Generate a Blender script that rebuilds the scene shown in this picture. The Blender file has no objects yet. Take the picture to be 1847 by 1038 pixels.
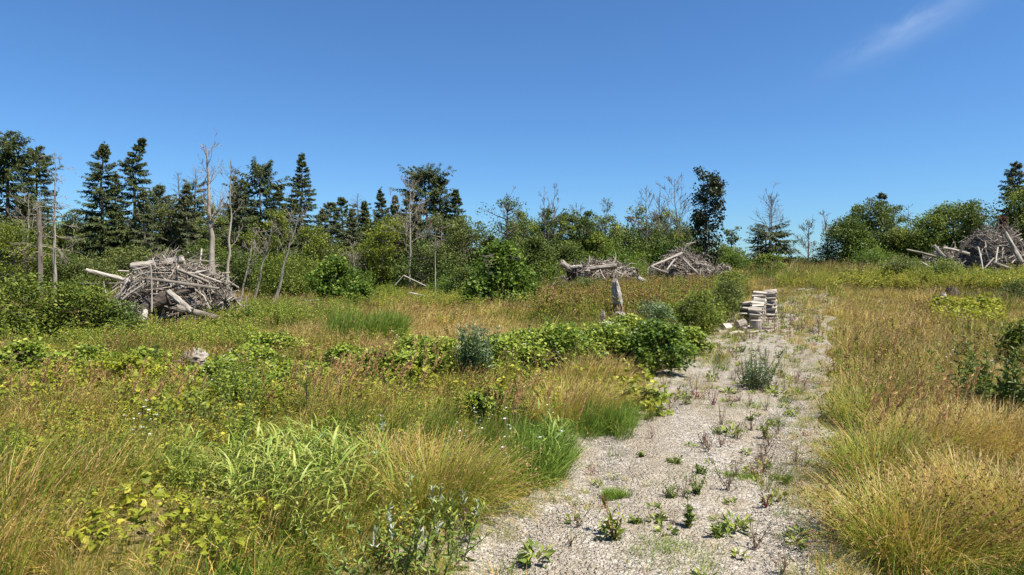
import bpy, math, numpy as np
from mathutils import Vector, Matrix, Euler

S = bpy.context.scene
COL = S.collection
R = math.radians
PI = math.pi

# ------------------------------------------------------------------ camera
EYE = 2.2                      # metres above the gravel
FPX, CX, HZ = 1231.0, 923.5, 487.0   # photograph's focal length / centre column / horizon row, in its pixels
cam = bpy.data.cameras.new('camera'); cam_ob = bpy.data.objects.new('camera', cam); COL.objects.link(cam_ob)
cam.sensor_width = 36.0; cam.lens = 36.0 * FPX / 1847.0
cam.clip_start = 0.1; cam.clip_end = 30000.0
cam_ob.location = (0, 0, EYE); cam_ob.rotation_euler = (R(90) - math.atan(32 / FPX), 0, 0)
S.camera = cam_ob

# ------------------------------------------------------------------ sky and sun
SUN_EL, SUN_AZ = 60.0, 118.0     # azimuth clockwise from the view direction (+Y): to the right, a little behind the camera
world = bpy.data.worlds.new('World'); S.world = world; world.use_nodes = True
nt = world.node_tree; nt.nodes.clear()
W_out = nt.nodes.new('ShaderNodeOutputWorld'); W_bg = nt.nodes.new('ShaderNodeBackground')
sky = nt.nodes.new('ShaderNodeTexSky'); sky.sky_type = 'NISHITA'; sky.sun_disc = False
sky.sun_elevation = R(SUN_EL); sky.sun_rotation = R(SUN_AZ)
sky.altitude = 100; sky.air_density = 1.0; sky.dust_density = 0.2; sky.ozone_density = 4.0
W_bg.inputs['Strength'].default_value = 0.057
tint = nt.nodes.new('ShaderNodeMix'); tint.data_type = 'RGBA'; tint.blend_type = 'MULTIPLY'
tint.inputs[0].default_value = 1.0; tint.inputs[7].default_value = (0.56, 0.86, 1.15, 1)
nt.links.new(sky.outputs[0], tint.inputs[6])
# one thin cirrus wisp high on the right, fixed to a direction of the sky
def sky_dir(px, py):
    v = Vector(((px - CX) / FPX, 1.0, -(py - HZ) / FPX)); return v.normalized()
ca, cb = sky_dir(1515, 118), sky_dir(1765, -8)
cu = (cb - ca).normalized(); cc = (ca + cb).normalized(); cv = cc.cross(cu).normalized()
def wnode(t, **k):
    n = nt.nodes.new(t)
    for a, b in k.items(): setattr(n, a, b)
    return n
tc = wnode('ShaderNodeTexCoord')
def wdot(vec):
    n = wnode('ShaderNodeVectorMath', operation='DOT_PRODUCT'); nt.links.new(tc.outputs['Generated'], n.inputs[0])
    n.inputs[1].default_value = vec; return n.outputs['Value']
def wmath(op, a, b=None):
    n = wnode('ShaderNodeMath', operation=op)
    for i, q in enumerate((a, b)):
        if q is None: continue
        if isinstance(q, (int, float)): n.inputs[i].default_value = q
        else: nt.links.new(q, n.inputs[i])
    return n.outputs[0]
s_ = wmath('DIVIDE', wmath('SUBTRACT', wdot(cu), cc.dot(cu)), (cb - ca).length * 0.55)
v_ = wmath('SUBTRACT', wdot(cv), cc.dot(cv))
comb = wnode('ShaderNodeCombineXYZ')
nt.links.new(wmath('MULTIPLY', s_, 2.2), comb.inputs[0]); nt.links.new(wmath('MULTIPLY', v_, 60.0), comb.inputs[1])
nz = wnode('ShaderNodeTexNoise'); nz.inputs['Scale'].default_value = 1.0; nz.inputs['Detail'].default_value = 5
nt.links.new(comb.outputs[0], nz.inputs['Vector'])
v2 = wmath('ADD', v_, wmath('MULTIPLY', wmath('SUBTRACT', nz.outputs['Fac'], 0.5), 0.03))
g = wmath('POWER', 2.718, wmath('MULTIPLY', wmath('MULTIPLY', v2, v2), -4200.0))
e = wmath('POWER', 2.718, wmath('MULTIPLY', wmath('MULTIPLY', s_, s_), -1.4))
front = wmath('GREATER_THAN', wdot(cc), 0.0)
fac = wmath('MULTIPLY', wmath('MULTIPLY', wmath('MULTIPLY', g, e), front), wmath('MULTIPLY', nz.outputs['Fac'], 0.30))
cl = nt.nodes.new('ShaderNodeMix'); cl.data_type = 'RGBA'
nt.links.new(fac, cl.inputs[0]); nt.links.new(tint.outputs[2], cl.inputs[6]); cl.inputs[7].default_value = (6.5, 7.6, 9.0, 1)
nt.links.new(cl.outputs[2], W_bg.inputs['Color']); nt.links.new(W_bg.outputs[0], W_out.inputs[0])

sun = bpy.data.lights.new('sun', 'SUN'); sun_ob = bpy.data.objects.new('sun', sun); COL.objects.link(sun_ob)
sun.energy = 5.0; sun.angle = R(0.53); sun.color = (1.0, 0.95, 0.87)
sd = Vector((math.sin(R(SUN_AZ)) * math.cos(R(SUN_EL)), math.cos(R(SUN_AZ)) * math.cos(R(SUN_EL)), math.sin(R(SUN_EL))))
sun_ob.rotation_euler = sd.to_track_quat('Z', 'Y').to_euler(); sun_ob.location = (30, -20, 50)

S.view_settings.view_transform = 'Standard'; S.view_settings.look = 'None'
S.view_settings.exposure = 1.15; S.view_settings.gamma = 1.0; S.view_settings.use_curve_mapping = False
S.cycles.max_bounces = 6; S.cycles.diffuse_bounces = 3; S.cycles.glossy_bounces = 2
S.cycles.transmission_bounces = 3; S.cycles.transparent_max_bounces = 4
S.cycles.use_adaptive_sampling = True; S.cycles.adaptive_threshold = 0.015

# ------------------------------------------------------------------ terrain height and the photograph's rays
def sm(a, b, x):
    t = np.clip((np.asarray(x, float) - a) / (b - a), 0, 1); return t * t * (3 - 2 * t)
def hgt(x, y):
    x = np.asarray(x, float); y = np.asarray(y, float)
    a = sm(15, 70, y) * sm(-8, 18, x) * 1.0
    b = sm(18, 45, y) * sm(12, 26, x) * 1.0
    u = 0.09 * np.sin(x * 0.55 + 1.3) * np.cos(y * 0.43 + 0.4) * sm(6, 14, np.hypot(x, y)) * (1 - sm(200, 400, np.hypot(x, y)))
    return a + b + u - 45 * sm(125, 420, y)
def at(px, d):
    x = (px - CX) / FPX * d; return np.array([x, d, float(hgt(x, d))])
def PW(px, py, d):
    return np.array([(px - CX) / FPX * d, d, EYE - (py - HZ) / FPX * d])
GD = np.geomspace(1.5, 118, 900)
def G(px, py):                       # first point of the ground that this ray meets
    x = (px - CX) / FPX * GD; f = hgt(x, GD) - (EYE - (py - HZ) / FPX * GD); k = np.argmax(f > 0)
    if f[k] <= 0: return at(px, 100.0)
    if k == 0: return at(px, GD[0])
    t = f[k - 1] / (f[k - 1] - f[k]); return at(px, GD[k - 1] + t * (GD[k] - GD[k - 1]))
def pix(x, y, z):
    return CX + x / y * FPX, HZ + (EYE - z) / y * FPX
def inpoly(px, py, poly):
    px = np.asarray(px); py = np.asarray(py); ins = np.zeros(px.shape, bool); n = len(poly)
    for i in range(n):
        x0, y0 = poly[i]; x1, y1 = poly[i - 1]
        c = ((y0 > py) != (y1 > py)) & (px < (x1 - x0) * (py - y0) / (y1 - y0 + 1e-12) + x0)
        ins ^= c
    return ins

# ------------------------------------------------------------------ materials
def N(t, kind, **k):
    n = t.nodes.new(kind)
    for a, b in k.items():
        if hasattr(n, a): setattr(n, a, b)
    return n
def setin(n, **k):
    for a, b in k.items(): n.inputs[a.replace('_', ' ')].default_value = b
def new_mat(name):
    m = bpy.data.materials.new(name); m.use_nodes = True; t = m.node_tree; t.nodes.clear()
    return m, t, N(t, 'ShaderNodeOutputMaterial')
def attr(t, name, kind='GEOMETRY'):
    n = N(t, 'ShaderNodeAttribute', attribute_name=name); n.attribute_type = kind; return n.outputs['Fac']
def math_(t, op, a, b=None, clamp=False):
    n = N(t, 'ShaderNodeMath', operation=op); n.use_clamp = clamp
    for i, q in enumerate((a, b)):
        if q is None: continue
        if isinstance(q, (int, float)): n.inputs[i].default_value = q
        else: t.links.new(q, n.inputs[i])
    return n.outputs[0]
def ramp(t, fac, stops):
    n = N(t, 'ShaderNodeValToRGB'); el = n.color_ramp.elements
    while len(el) < len(stops): el.new(0.5)
    for e_, (p, c) in zip(el, stops): e_.position = p; e_.color = (*c, 1)
    t.links.new(fac, n.inputs[0]); return n.outputs[0]
def leafy_shader(t, out, col, trans=0.35, rough=0.5, spec=0.35):
    p = N(t, 'ShaderNodeBsdfPrincipled'); setin(p, Roughness=rough); p.inputs['Specular IOR Level'].default_value = spec
    tr = N(t, 'ShaderNodeBsdfTranslucent'); mx = N(t, 'ShaderNodeMixShader'); mx.inputs[0].default_value = trans
    t.links.new(col, p.inputs['Base Color']); t.links.new(col, tr.inputs['Color'])
    t.links.new(p.outputs[0], mx.inputs[1]); t.links.new(tr.outputs[0], mx.inputs[2]); t.links.new(mx.outputs[0], out.inputs[0])
def leaf_mat(name, c0, c1, c2=None, trans=0.35, rough=0.5, spec=0.22, inst=None):
    m, t, out = new_mat(name)
    f = attr(t, 'tint')
    if inst: f = math_(t, 'ADD', math_(t, 'MULTIPLY', f, 0.5), math_(t, 'MULTIPLY', attr(t, inst, 'INSTANCER'), 0.6), True)
    st = [(0.0, c0), (1.0, c1)] if c2 is None else [(0.0, c0), (0.55, c1), (1.0, c2)]
    leafy_shader(t, out, ramp(t, f, st), trans, rough, spec); return m
def wood_mat(name, c0, c1, c2, scale=(1.5, 22, 22), bump=0.6, rough=0.85, use_tint=False):
    m, t, out = new_mat(name)
    tcx = N(t, 'ShaderNodeTexCoord'); mp = N(t, 'ShaderNodeMapping'); mp.inputs['Scale'].default_value = scale
    t.links.new(tcx.outputs['Object'], mp.inputs[0])
    n1 = N(t, 'ShaderNodeTexNoise'); setin(n1, Scale=1.0, Detail=7.0, Roughness=0.65); t.links.new(mp.outputs[0], n1.inputs['Vector'])
    n2 = N(t, 'ShaderNodeTexNoise'); setin(n2, Scale=2.3, Detail=4.0); t.links.new(tcx.outputs['Object'], n2.inputs['Vector'])
    f = math_(t, 'ADD', math_(t, 'MULTIPLY', n1.outputs['Fac'], 0.75), math_(t, 'MULTIPLY', n2.outputs['Fac'], 0.4))
    if use_tint: f = math_(t, 'ADD', f, math_(t, 'MULTIPLY', math_(t, 'SUBTRACT', attr(t, 'tint'), 0.5), 0.55))
    else:
        oi = N(t, 'ShaderNodeObjectInfo'); f = math_(t, 'ADD', f, math_(t, 'MULTIPLY', math_(t, 'SUBTRACT', oi.outputs['Random'], 0.5), 0.22))
    c = ramp(t, f, [(0.3, c0), (0.55, c1), (0.82, c2)])
    p = N(t, 'ShaderNodeBsdfPrincipled'); setin(p, Roughness=rough); p.inputs['Specular IOR Level'].default_value = 0.2
    b = N(t, 'ShaderNodeBump'); setin(b, Strength=bump, Distance=0.02); t.links.new(n1.outputs['Fac'], b.inputs['Height'])
    t.links.new(c, p.inputs['Base Color']); t.links.new(b.outputs[0], p.inputs['Normal']); t.links.new(p.outputs[0], out.inputs[0])
    return m

def grass_mat(name, stops, trans=0.30, tip=0.12, tintw=1.1):
    m, t, out = new_mat(name)
    f = math_(t, 'ADD', attr(t, 'dry', 'INSTANCER'), math_(t, 'MULTIPLY', math_(t, 'SUBTRACT', attr(t, 'tint'), 0.5), tintw))
    f = math_(t, 'ADD', f, math_(t, 'MULTIPLY', math_(t, 'SUBTRACT', attr(t, 'along'), 0.4), tip), True)
    leafy_shader(t, out, ramp(t, f, stops), trans, 0.5, 0.3); return m
GR = [(0.0, (0.06, 0.13, 0.012)), (0.3, (0.20, 0.285, 0.025)), (0.52, (0.37, 0.335, 0.048)), (0.78, (0.54, 0.325, 0.085)), (1.0, (0.60, 0.45, 0.19))]
M = {}
M['grass'] = grass_mat('meadow_grass_blades', GR)
M['reed'] = grass_mat('reed_grass_blades', [(0.0, (0.085, 0.16, 0.018)), (0.5, (0.20, 0.285, 0.038)), (1.0, (0.37, 0.38, 0.09))], 0.35, 0.15, 0.6)
M['seed'] = leaf_mat('grass_seed_heads', (0.22, 0.14, 0.05), (0.40, 0.28, 0.12), trans=0.2)
M['rushseed'] = leaf_mat('rush_seed_heads', (0.13, 0.065, 0.022), (0.28, 0.16, 0.06), trans=0.1)
M['plume'] = leaf_mat('reed_plumes', (0.3443, 0.2107, 0.0835), (0.5738, 0.3719, 0.1518), trans=0.3)
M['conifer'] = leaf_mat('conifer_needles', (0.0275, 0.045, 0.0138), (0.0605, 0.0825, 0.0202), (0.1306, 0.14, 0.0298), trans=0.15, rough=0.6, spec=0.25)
M['conifer_thin'] = leaf_mat('thin_conifer_needles', (0.0505, 0.0743, 0.0319), (0.1083, 0.1242, 0.0478), (0.1733, 0.1687, 0.0797), trans=0.2, rough=0.6, spec=0.25)
M['conifer_red'] = leaf_mat('dead_red_needles', (0.10, 0.045, 0.028), (0.17, 0.085, 0.05), trans=0.2)
M['leaf_dark'] = leaf_mat('dark_broad_leaves', (0.0446, 0.0747, 0.0154), (0.0986, 0.1375, 0.0257), (0.1909, 0.2166, 0.0438), trans=0.3)
M['leaf_mid'] = leaf_mat('green_broad_leaves', (0.0669, 0.1075, 0.0154), (0.1512, 0.1943, 0.027), (0.2864, 0.3062, 0.0488), trans=0.4)
M['leaf_yel'] = leaf_mat('yellow_green_leaves', (0.0795, 0.1159, 0.0136), (0.1737, 0.2126, 0.025), (0.3329, 0.3349, 0.0417), trans=0.4)
M['leaf_maple'] = leaf_mat('maple_leaves', (0.045, 0.085, 0.013), (0.11, 0.18, 0.024), (0.27, 0.34, 0.05), trans=0.4)
M['leaf_copper'] = leaf_mat('dark_copper_leaves', (0.020, 0.030, 0.015), (0.042, 0.054, 0.024), (0.085, 0.092, 0.04), trans=0.12, rough=0.5)
M['leaf_olive'] = leaf_mat('olive_leaves', (0.0636, 0.0897, 0.0232), (0.1353, 0.1644, 0.0385), (0.2387, 0.2465, 0.0644), trans=0.35)
M['leaf_willow'] = leaf_mat('willow_leaves', (0.035, 0.075, 0.018), (0.085, 0.14, 0.04), (0.34, 0.40, 0.24), trans=0.25)
M['leaf_bramble'] = leaf_mat('bramble_leaves', (0.075, 0.13, 0.014), (0.23, 0.29, 0.035), (0.46, 0.48, 0.10), trans=0.35)
M['leaf_lime'] = leaf_mat('lime_leaves', (0.14, 0.17, 0.015), (0.30, 0.31, 0.03), (0.48, 0.44, 0.06), trans=0.4)
M['leaf_weed'] = leaf_mat('weed_leaves', (0.0716, 0.1099, 0.0233), (0.1533, 0.2113, 0.0387), (0.3066, 0.338, 0.0647), trans=0.3)
M['leaf_weedred'] = leaf_mat('red_weed_leaves', (0.10, 0.035, 0.03), (0.20, 0.075, 0.055), trans=0.3)
M['under'] = leaf_mat('undergrowth_leaves', (0.0433, 0.0866, 0.0141), (0.1329, 0.1968, 0.0256), (0.3321, 0.3699, 0.0486), trans=0.4, inst='dry')
M['forb'] = leaf_mat('tall_weed_leaves', (0.0946, 0.1495, 0.0177), (0.2313, 0.2804, 0.0309), (0.4624, 0.355, 0.0608), trans=0.35, inst='dry')
M['dockbrown'] = leaf_mat('brown_weed_spikes', (0.159, 0.0813, 0.0338), (0.318, 0.175, 0.0675), trans=0.15)
M['petal'] = leaf_mat('white_petals', (0.75, 0.75, 0.72), (0.85, 0.84, 0.82), trans=0.3)
M['stem'] = leaf_mat('green_stems', (0.07, 0.09, 0.03), (0.15, 0.16, 0.06), trans=0.05)
M['stem_brown'] = leaf_mat('brown_stems', (0.09, 0.06, 0.035), (0.2, 0.14, 0.09), trans=0.05)
M['stem_red'] = leaf_mat('red_stems', (0.16, 0.045, 0.04), (0.26, 0.09, 0.07), trans=0.05)
M['bark'] = wood_mat('tree_bark', (0.045, 0.035, 0.026), (0.11, 0.09, 0.07), (0.22, 0.19, 0.155), (9, 9, 1.5), 0.6)
M['bark_pale'] = wood_mat('pale_dead_bark', (0.1088, 0.0882, 0.0644), (0.2243, 0.1895, 0.1473), (0.3535, 0.3136, 0.2578), (9, 9, 1.2), 0.5)
M['bark_bare'] = wood_mat('bare_twig_bark', (0.0721, 0.0554, 0.0423), (0.1442, 0.1178, 0.0944), (0.2451, 0.2079, 0.1693), (9, 9, 1.5), 0.4)
M['log'] = wood_mat('weathered_log', (0.0639, 0.0503, 0.0381), (0.1916, 0.1608, 0.128), (0.3576, 0.3192, 0.271), (1.2, 20, 20), 1.0)
M['log_pale'] = wood_mat('bleached_log', (0.17, 0.1405, 0.1074), (0.3399, 0.2973, 0.2425), (0.5031, 0.4574, 0.3898), (1.2, 18, 18), 0.7)
M['log_dark'] = wood_mat('dark_rotten_log', (0.0144, 0.0109, 0.0079), (0.0464, 0.0356, 0.027), (0.1133, 0.0916, 0.0698), (1.5, 14, 14), 1.0)
M['log_end'] = wood_mat('log_end_grain', (0.173, 0.1386, 0.1009), (0.3028, 0.2529, 0.1953), (0.447, 0.3881, 0.3125), (5, 5, 5), 0.5)
M['cut_end'] = wood_mat('fresh_cut_end', (0.2802, 0.2154, 0.1455), (0.4062, 0.3366, 0.2466), (0.5043, 0.4376, 0.3415), (5, 5, 5), 0.3)
M['stick'] = wood_mat('brushwood_sticks', (0.0578, 0.0444, 0.0331), (0.1835, 0.1516, 0.1197), (0.3807, 0.3332, 0.2762), (3, 3, 3), 0.5, use_tint=True)
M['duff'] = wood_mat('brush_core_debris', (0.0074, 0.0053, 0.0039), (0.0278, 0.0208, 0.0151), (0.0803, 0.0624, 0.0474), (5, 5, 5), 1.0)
M['stump_brown'] = wood_mat('brown_stump_wood', (0.0494, 0.0317, 0.0208), (0.1401, 0.0911, 0.0595), (0.2637, 0.194, 0.1339), (14, 14, 1.5), 1.0)
M['stump_pale'] = wood_mat('pale_stump_wood', (0.07, 0.055, 0.042), (0.22, 0.19, 0.158), (0.44, 0.405, 0.355), (14, 14, 2), 1.0)
M['stone'] = wood_mat('pale_stone', (0.173, 0.1559, 0.1335), (0.3028, 0.2737, 0.2376), (0.447, 0.4123, 0.3646), (9, 9, 9), 0.6)
M['gravel'] = wood_mat('gravel_pebbles', (0.136, 0.1209, 0.1013), (0.2719, 0.2418, 0.2026), (0.4487, 0.4116, 0.3591), (2, 2, 2), 0.2)

def ground_mat():
    m, t, out = new_mat('meadow_soil')
    tcx = N(t, 'ShaderNodeTexCoord')
    n1 = N(t, 'ShaderNodeTexNoise'); setin(n1, Scale=0.5, Detail=6.0); t.links.new(tcx.outputs['Object'], n1.inputs['Vector'])
    n2 = N(t, 'ShaderNodeTexNoise'); setin(n2, Scale=14.0, Detail=6.0); t.links.new(tcx.outputs['Object'], n2.inputs['Vector'])
    f = math_(t, 'ADD', math_(t, 'MULTIPLY', n1.outputs['Fac'], 0.5), math_(t, 'MULTIPLY', n2.outputs['Fac'], 0.5))
    c = ramp(t, f, [(0.3, (0.05, 0.045, 0.02)), (0.5, (0.12, 0.10, 0.04)), (0.7, (0.22, 0.17, 0.075))])
    p = N(t, 'ShaderNodeBsdfPrincipled'); setin(p, Roughness=0.95); p.inputs['Specular IOR Level'].default_value = 0.1
    b = N(t, 'ShaderNodeBump'); setin(b, Strength=0.8, Distance=0.05); t.links.new(n2.outputs['Fac'], b.inputs['Height'])
    t.links.new(c, p.inputs['Base Color']); t.links.new(b.outputs[0], p.inputs['Normal']); t.links.new(p.outputs[0], out.inputs[0])
    return m
def path_mat():
    m, t, out = new_mat('gravel_path')
    tcx = N(t, 'ShaderNodeTexCoord')
    def noise(s, d=5.0):
        n = N(t, 'ShaderNodeTexNoise'); setin(n, Scale=s, Detail=d, Roughness=0.6); t.links.new(tcx.outputs['Object'], n.inputs['Vector']); return n.outputs['Fac']
    def voro(s):
        n = N(t, 'ShaderNodeTexVoronoi'); setin(n, Scale=s, Randomness=1.0); t.links.new(tcx.outputs['Object'], n.inputs['Vector']); return n
    def strips(s_):
        mp = N(t, 'ShaderNodeMapping'); mp.inputs['Scale'].default_value = (1.6, .35, 1); mp.inputs['Rotation'].default_value = (0, 0, .32); t.links.new(tcx.outputs['Object'], mp.inputs[0])
        n = N(t, 'ShaderNodeTexNoise'); setin(n, Scale=s_, Detail=4.0); t.links.new(mp.outputs[0], n.inputs['Vector']); return n.outputs['Fac']
    v1, v2 = voro(55.0), voro(26.0)
    sep = N(t, 'ShaderNodeSeparateColor'); t.links.new(v1.outputs['Color'], sep.inputs[0])
    sep2 = N(t, 'ShaderNodeSeparateColor'); t.links.new(v2.outputs['Color'], sep2.inputs[0])
    peb = math_(t, 'ADD', math_(t, 'MULTIPLY', sep.outputs[0], 0.55), math_(t, 'MULTIPLY', sep2.outputs[0], 0.45))
    stone = ramp(t, peb, [(0.15, (0.115, 0.098, 0.075)), (0.45, (0.275, 0.243, 0.194)), (0.85, (0.50, 0.455, 0.385))])
    dirt = ramp(t, noise(7.0), [(0.3, (0.17, 0.136, 0.092)), (0.7, (0.34, 0.285, 0.205))])
    big = ramp(t, math_(t, 'ADD', math_(t, 'MULTIPLY', strips(0.9), 0.6), math_(t, 'MULTIPLY', noise(4.0), 0.4)), [(0.40, (0, 0, 0)), (0.56, (1, 1, 1))])
    mx = N(t, 'ShaderNodeMix', data_type='RGBA'); t.links.new(math_(t, 'MULTIPLY', big, 0.75), mx.inputs[0]); t.links.new(stone, mx.inputs[6]); t.links.new(dirt, mx.inputs[7])
    p = N(t, 'ShaderNodeBsdfPrincipled'); setin(p, Roughness=0.9); p.inputs['Specular IOR Level'].default_value = 0.2
    hb = math_(t, 'ADD', math_(t, 'MULTIPLY', math_(t, 'SUBTRACT', 1.0, v1.outputs['Distance']), 0.6), math_(t, 'MULTIPLY', math_(t, 'SUBTRACT', 1.0, v2.outputs['Distance']), 0.9))
    hb = math_(t, 'ADD', hb, math_(t, 'MULTIPLY', noise(5.0), 1.2))
    b = N(t, 'ShaderNodeBump'); setin(b, Strength=1.0, Distance=0.035); t.links.new(hb, b.inputs['Height'])
    t.links.new(mx.outputs[2], p.inputs['Base Color']); t.links.new(b.outputs[0], p.inputs['Normal']); t.links.new(p.outputs[0], out.inputs[0])
    return m
def water_mat():
    m, t, out = new_mat('far_water')
    p = N(t, 'ShaderNodeBsdfPrincipled'); setin(p, Roughness=0.35); p.inputs['Base Color'].default_value = (0.05, 0.10, 0.17, 1)
    tcx = N(t, 'ShaderNodeTexCoord'); n = N(t, 'ShaderNodeTexNoise'); setin(n, Scale=0.05, Detail=6.0); t.links.new(tcx.outputs['Object'], n.inputs['Vector'])
    b = N(t, 'ShaderNodeBump'); setin(b, Strength=0.5, Distance=1.0); t.links.new(n.outputs['Fac'], b.inputs['Height'])
    t.links.new(b.outputs[0], p.inputs['Normal']); t.links.new(p.outputs[0], out.inputs[0]); return m
M['ground'] = ground_mat(); M['path'] = path_mat(); M['water'] = water_mat()

# ------------------------------------------------------------------ mesh helpers
class MB:
    def __init__(s): s.V = []; s.Q = []; s.T = []; s.qm = []; s.tm = []; s.al = []; s.ti = []; s.n = 0
    def add(s, V, Q=None, T=None, m=0, along=None, tint=None):
        V = np.asarray(V, float).reshape(-1, 3); k = len(V); s.V.append(V)
        s.al.append(np.zeros(k) if along is None else np.asarray(along, float).ravel())
        s.ti.append(np.full(k, 0.5) if tint is None else np.broadcast_to(np.asarray(tint, float).ravel(), (k,)) if np.size(tint) == 1 else np.asarray(tint, float).ravel())
        if Q is not None and len(Q): Q = np.asarray(Q, int).reshape(-1, 4); s.Q.append(Q + s.n); s.qm.append(np.full(len(Q), m))
        if T is not None and len(T): T = np.asarray(T, int).reshape(-1, 3); s.T.append(T + s.n); s.tm.append(np.full(len(T), m))
        s.n += k; return s
    def mesh(s, name, mats, smooth=False):
        me = bpy.data.meshes.new(name)
        V = np.concatenate(s.V).astype(np.float32)
        Q = np.concatenate(s.Q) if s.Q else np.zeros((0, 4), int); T = np.concatenate(s.T) if s.T else np.zeros((0, 3), int)
        nq, n3 = len(Q), len(T)
        me.vertices.add(len(V)); me.vertices.foreach_set('co', V.ravel())
        me.loops.add(nq * 4 + n3 * 3); me.loops.foreach_set('vertex_index', np.concatenate([Q.ravel(), T.ravel()]).astype(np.int32))
        me.polygons.add(nq + n3)
        me.polygons.foreach_set('loop_start', np.concatenate([np.arange(nq) * 4, nq * 4 + np.arange(n3) * 3]).astype(np.int32))
        mi = np.concatenate((s.qm or [np.zeros(0)]) + (s.tm or [np.zeros(0)])).astype(np.int32)
        me.polygons.foreach_set('material_index', mi)
        me.polygons.foreach_set('use_smooth', np.full(nq + n3, bool(smooth)))
        for nm, a in (('along', s.al), ('tint', s.ti)):
            at_ = me.attributes.new(nm, 'FLOAT', 'POINT'); at_.data.foreach_set('value', np.concatenate(a).astype(np.float32))
        for q in (mats if isinstance(mats, (list, tuple)) else [mats]): me.materials.append(M[q])
        me.update(calc_edges=True); return me

def nrm(v): return v / np.maximum(np.linalg.norm(v, axis=-1, keepdims=True), 1e-9)
def rand_unit(rng, n): return nrm(rng.normal(size=(n, 3)))

def tubes(mb, P, Rr, n=6, m=0, tint=None, cap=False, capm=None):
    """P (M,K,3) polylines, Rr (M,K) radii"""
    P = np.asarray(P, float); Rr = np.asarray(Rr, float)
    if P.ndim == 2: P = P[None]; Rr = Rr[None]
    Mn, K, _ = P.shape
    T = np.gradient(P, axis=1); T = nrm(T)
    ref = np.where(np.abs(T[:, :1, 2:3]) > 0.8, np.array([1.0, 0, 0]), np.array([0, 0, 1.0]))
    A = nrm(np.cross(T, np.broadcast_to(ref, T.shape))); B = np.cross(T, A)
    th = np.arange(n) * 2 * PI / n
    V = P[:, :, None] + Rr[:, :, None, None] * (np.cos(th)[None, None, :, None] * A[:, :, None] + np.sin(th)[None, None, :, None] * B[:, :, None])
    i = np.arange(K - 1)[:, None] * n; j = np.arange(n)[None]; j2 = (j + 1) % n
    q = np.stack([i + j, i + j2, i + n + j2, i + n + j], -1).reshape(-1, 4)
    Q = (q[None] + (np.arange(Mn) * K * n)[:, None, None]).reshape(-1, 4)
    tt = None if tint is None else np.repeat(np.broadcast_to(np.asarray(tint, float), (Mn,)), K * n)
    mb.add(V.reshape(-1, 3), Q, m=m, along=np.tile(np.repeat(np.linspace(0, 1, K), n), Mn), tint=tt)
    if cap:
        for e_ in (0, K - 1):
            C_ = P[:, e_]; ring = V[:, e_]
            VV = np.concatenate([C_[:, None], ring], 1)
            tri = np.stack([np.zeros(n, int), 1 + np.arange(n), 1 + (np.arange(n) + 1) % n], -1)
            if e_ == 0: tri = tri[:, ::-1]
            TT = (tri[None] + (np.arange(Mn) * (n + 1))[:, None, None]).reshape(-1, 3)
            tt2 = None if tint is None else np.repeat(np.broadcast_to(np.asarray(tint, float), (Mn,)), n + 1)
            mb.add(VV.reshape(-1, 3), T=TT, m=m if capm is None else capm, tint=tt2)

def leaves(mb, rng, C_, size, aspect=0.55, up=0.6, m=0, tint=None, axis=None, rich=False, droop=0.0):
    """small folded leaf faces"""
    n = len(C_); C_ = np.asarray(C_, float)
    size = np.broadcast_to(np.asarray(size, float), (n,)) * rng.uniform(0.65, 1.25, n)
    nor = nrm(rng.normal(size=(n, 3)) + np.array([0, 0, up * 2.0]))
    ax = rand_unit(rng, n) if axis is None else nrm(axis + 0.35 * rng.normal(size=(n, 3)))
    ax[:, 2] -= droop
    ax = nrm(ax - nor * np.sum(ax * nor, -1, keepdims=True)) if axis is None else nrm(ax)
    sd_ = nrm(np.cross(nor, ax)); nor = np.cross(ax, sd_)
    L = size[:, None]; Wd = (size * aspect)[:, None]
    if tint is None: tint = rng.uniform(0, 1, n)
    if not rich:
        V = np.stack([C_, C_ + ax * L * .5 + sd_ * Wd * .5 + nor * L * .08, C_ + ax * L, C_ + ax * L * .5 - sd_ * Wd * .5 + nor * L * .08], 1)
        mb.add(V.reshape(-1, 3), Q=np.arange(n * 4).reshape(n, 4), m=m, tint=np.repeat(tint, 4))
    else:
        f = nor * L * .10
        V = np.stack([C_, C_ + ax * L * .30 + sd_ * Wd * .5 + f, C_ + ax * L * .7 + sd_ * Wd * .36 + f * .6, C_ + ax * L - nor * L * .12,
                      C_ + ax * L * .7 - sd_ * Wd * .36 + f * .6, C_ + ax * L * .30 - sd_ * Wd * .5 + f, C_ + ax * L * .55], 1)
        q = np.array([[0, 1, 2, 6], [6, 2, 3, 3], [0, 6, 4, 5]])
        b = (np.arange(n) * 7)[:, None, None]
        mb.add(V.reshape(-1, 3), Q=(np.array([[0, 1, 2, 6], [0, 6, 4, 5]])[None] + b).reshape(-1, 4),
               T=(np.array([[6, 2, 3], [6, 3, 4]])[None] + b).reshape(-1, 3), m=m, tint=np.repeat(tint, 7))

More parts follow.
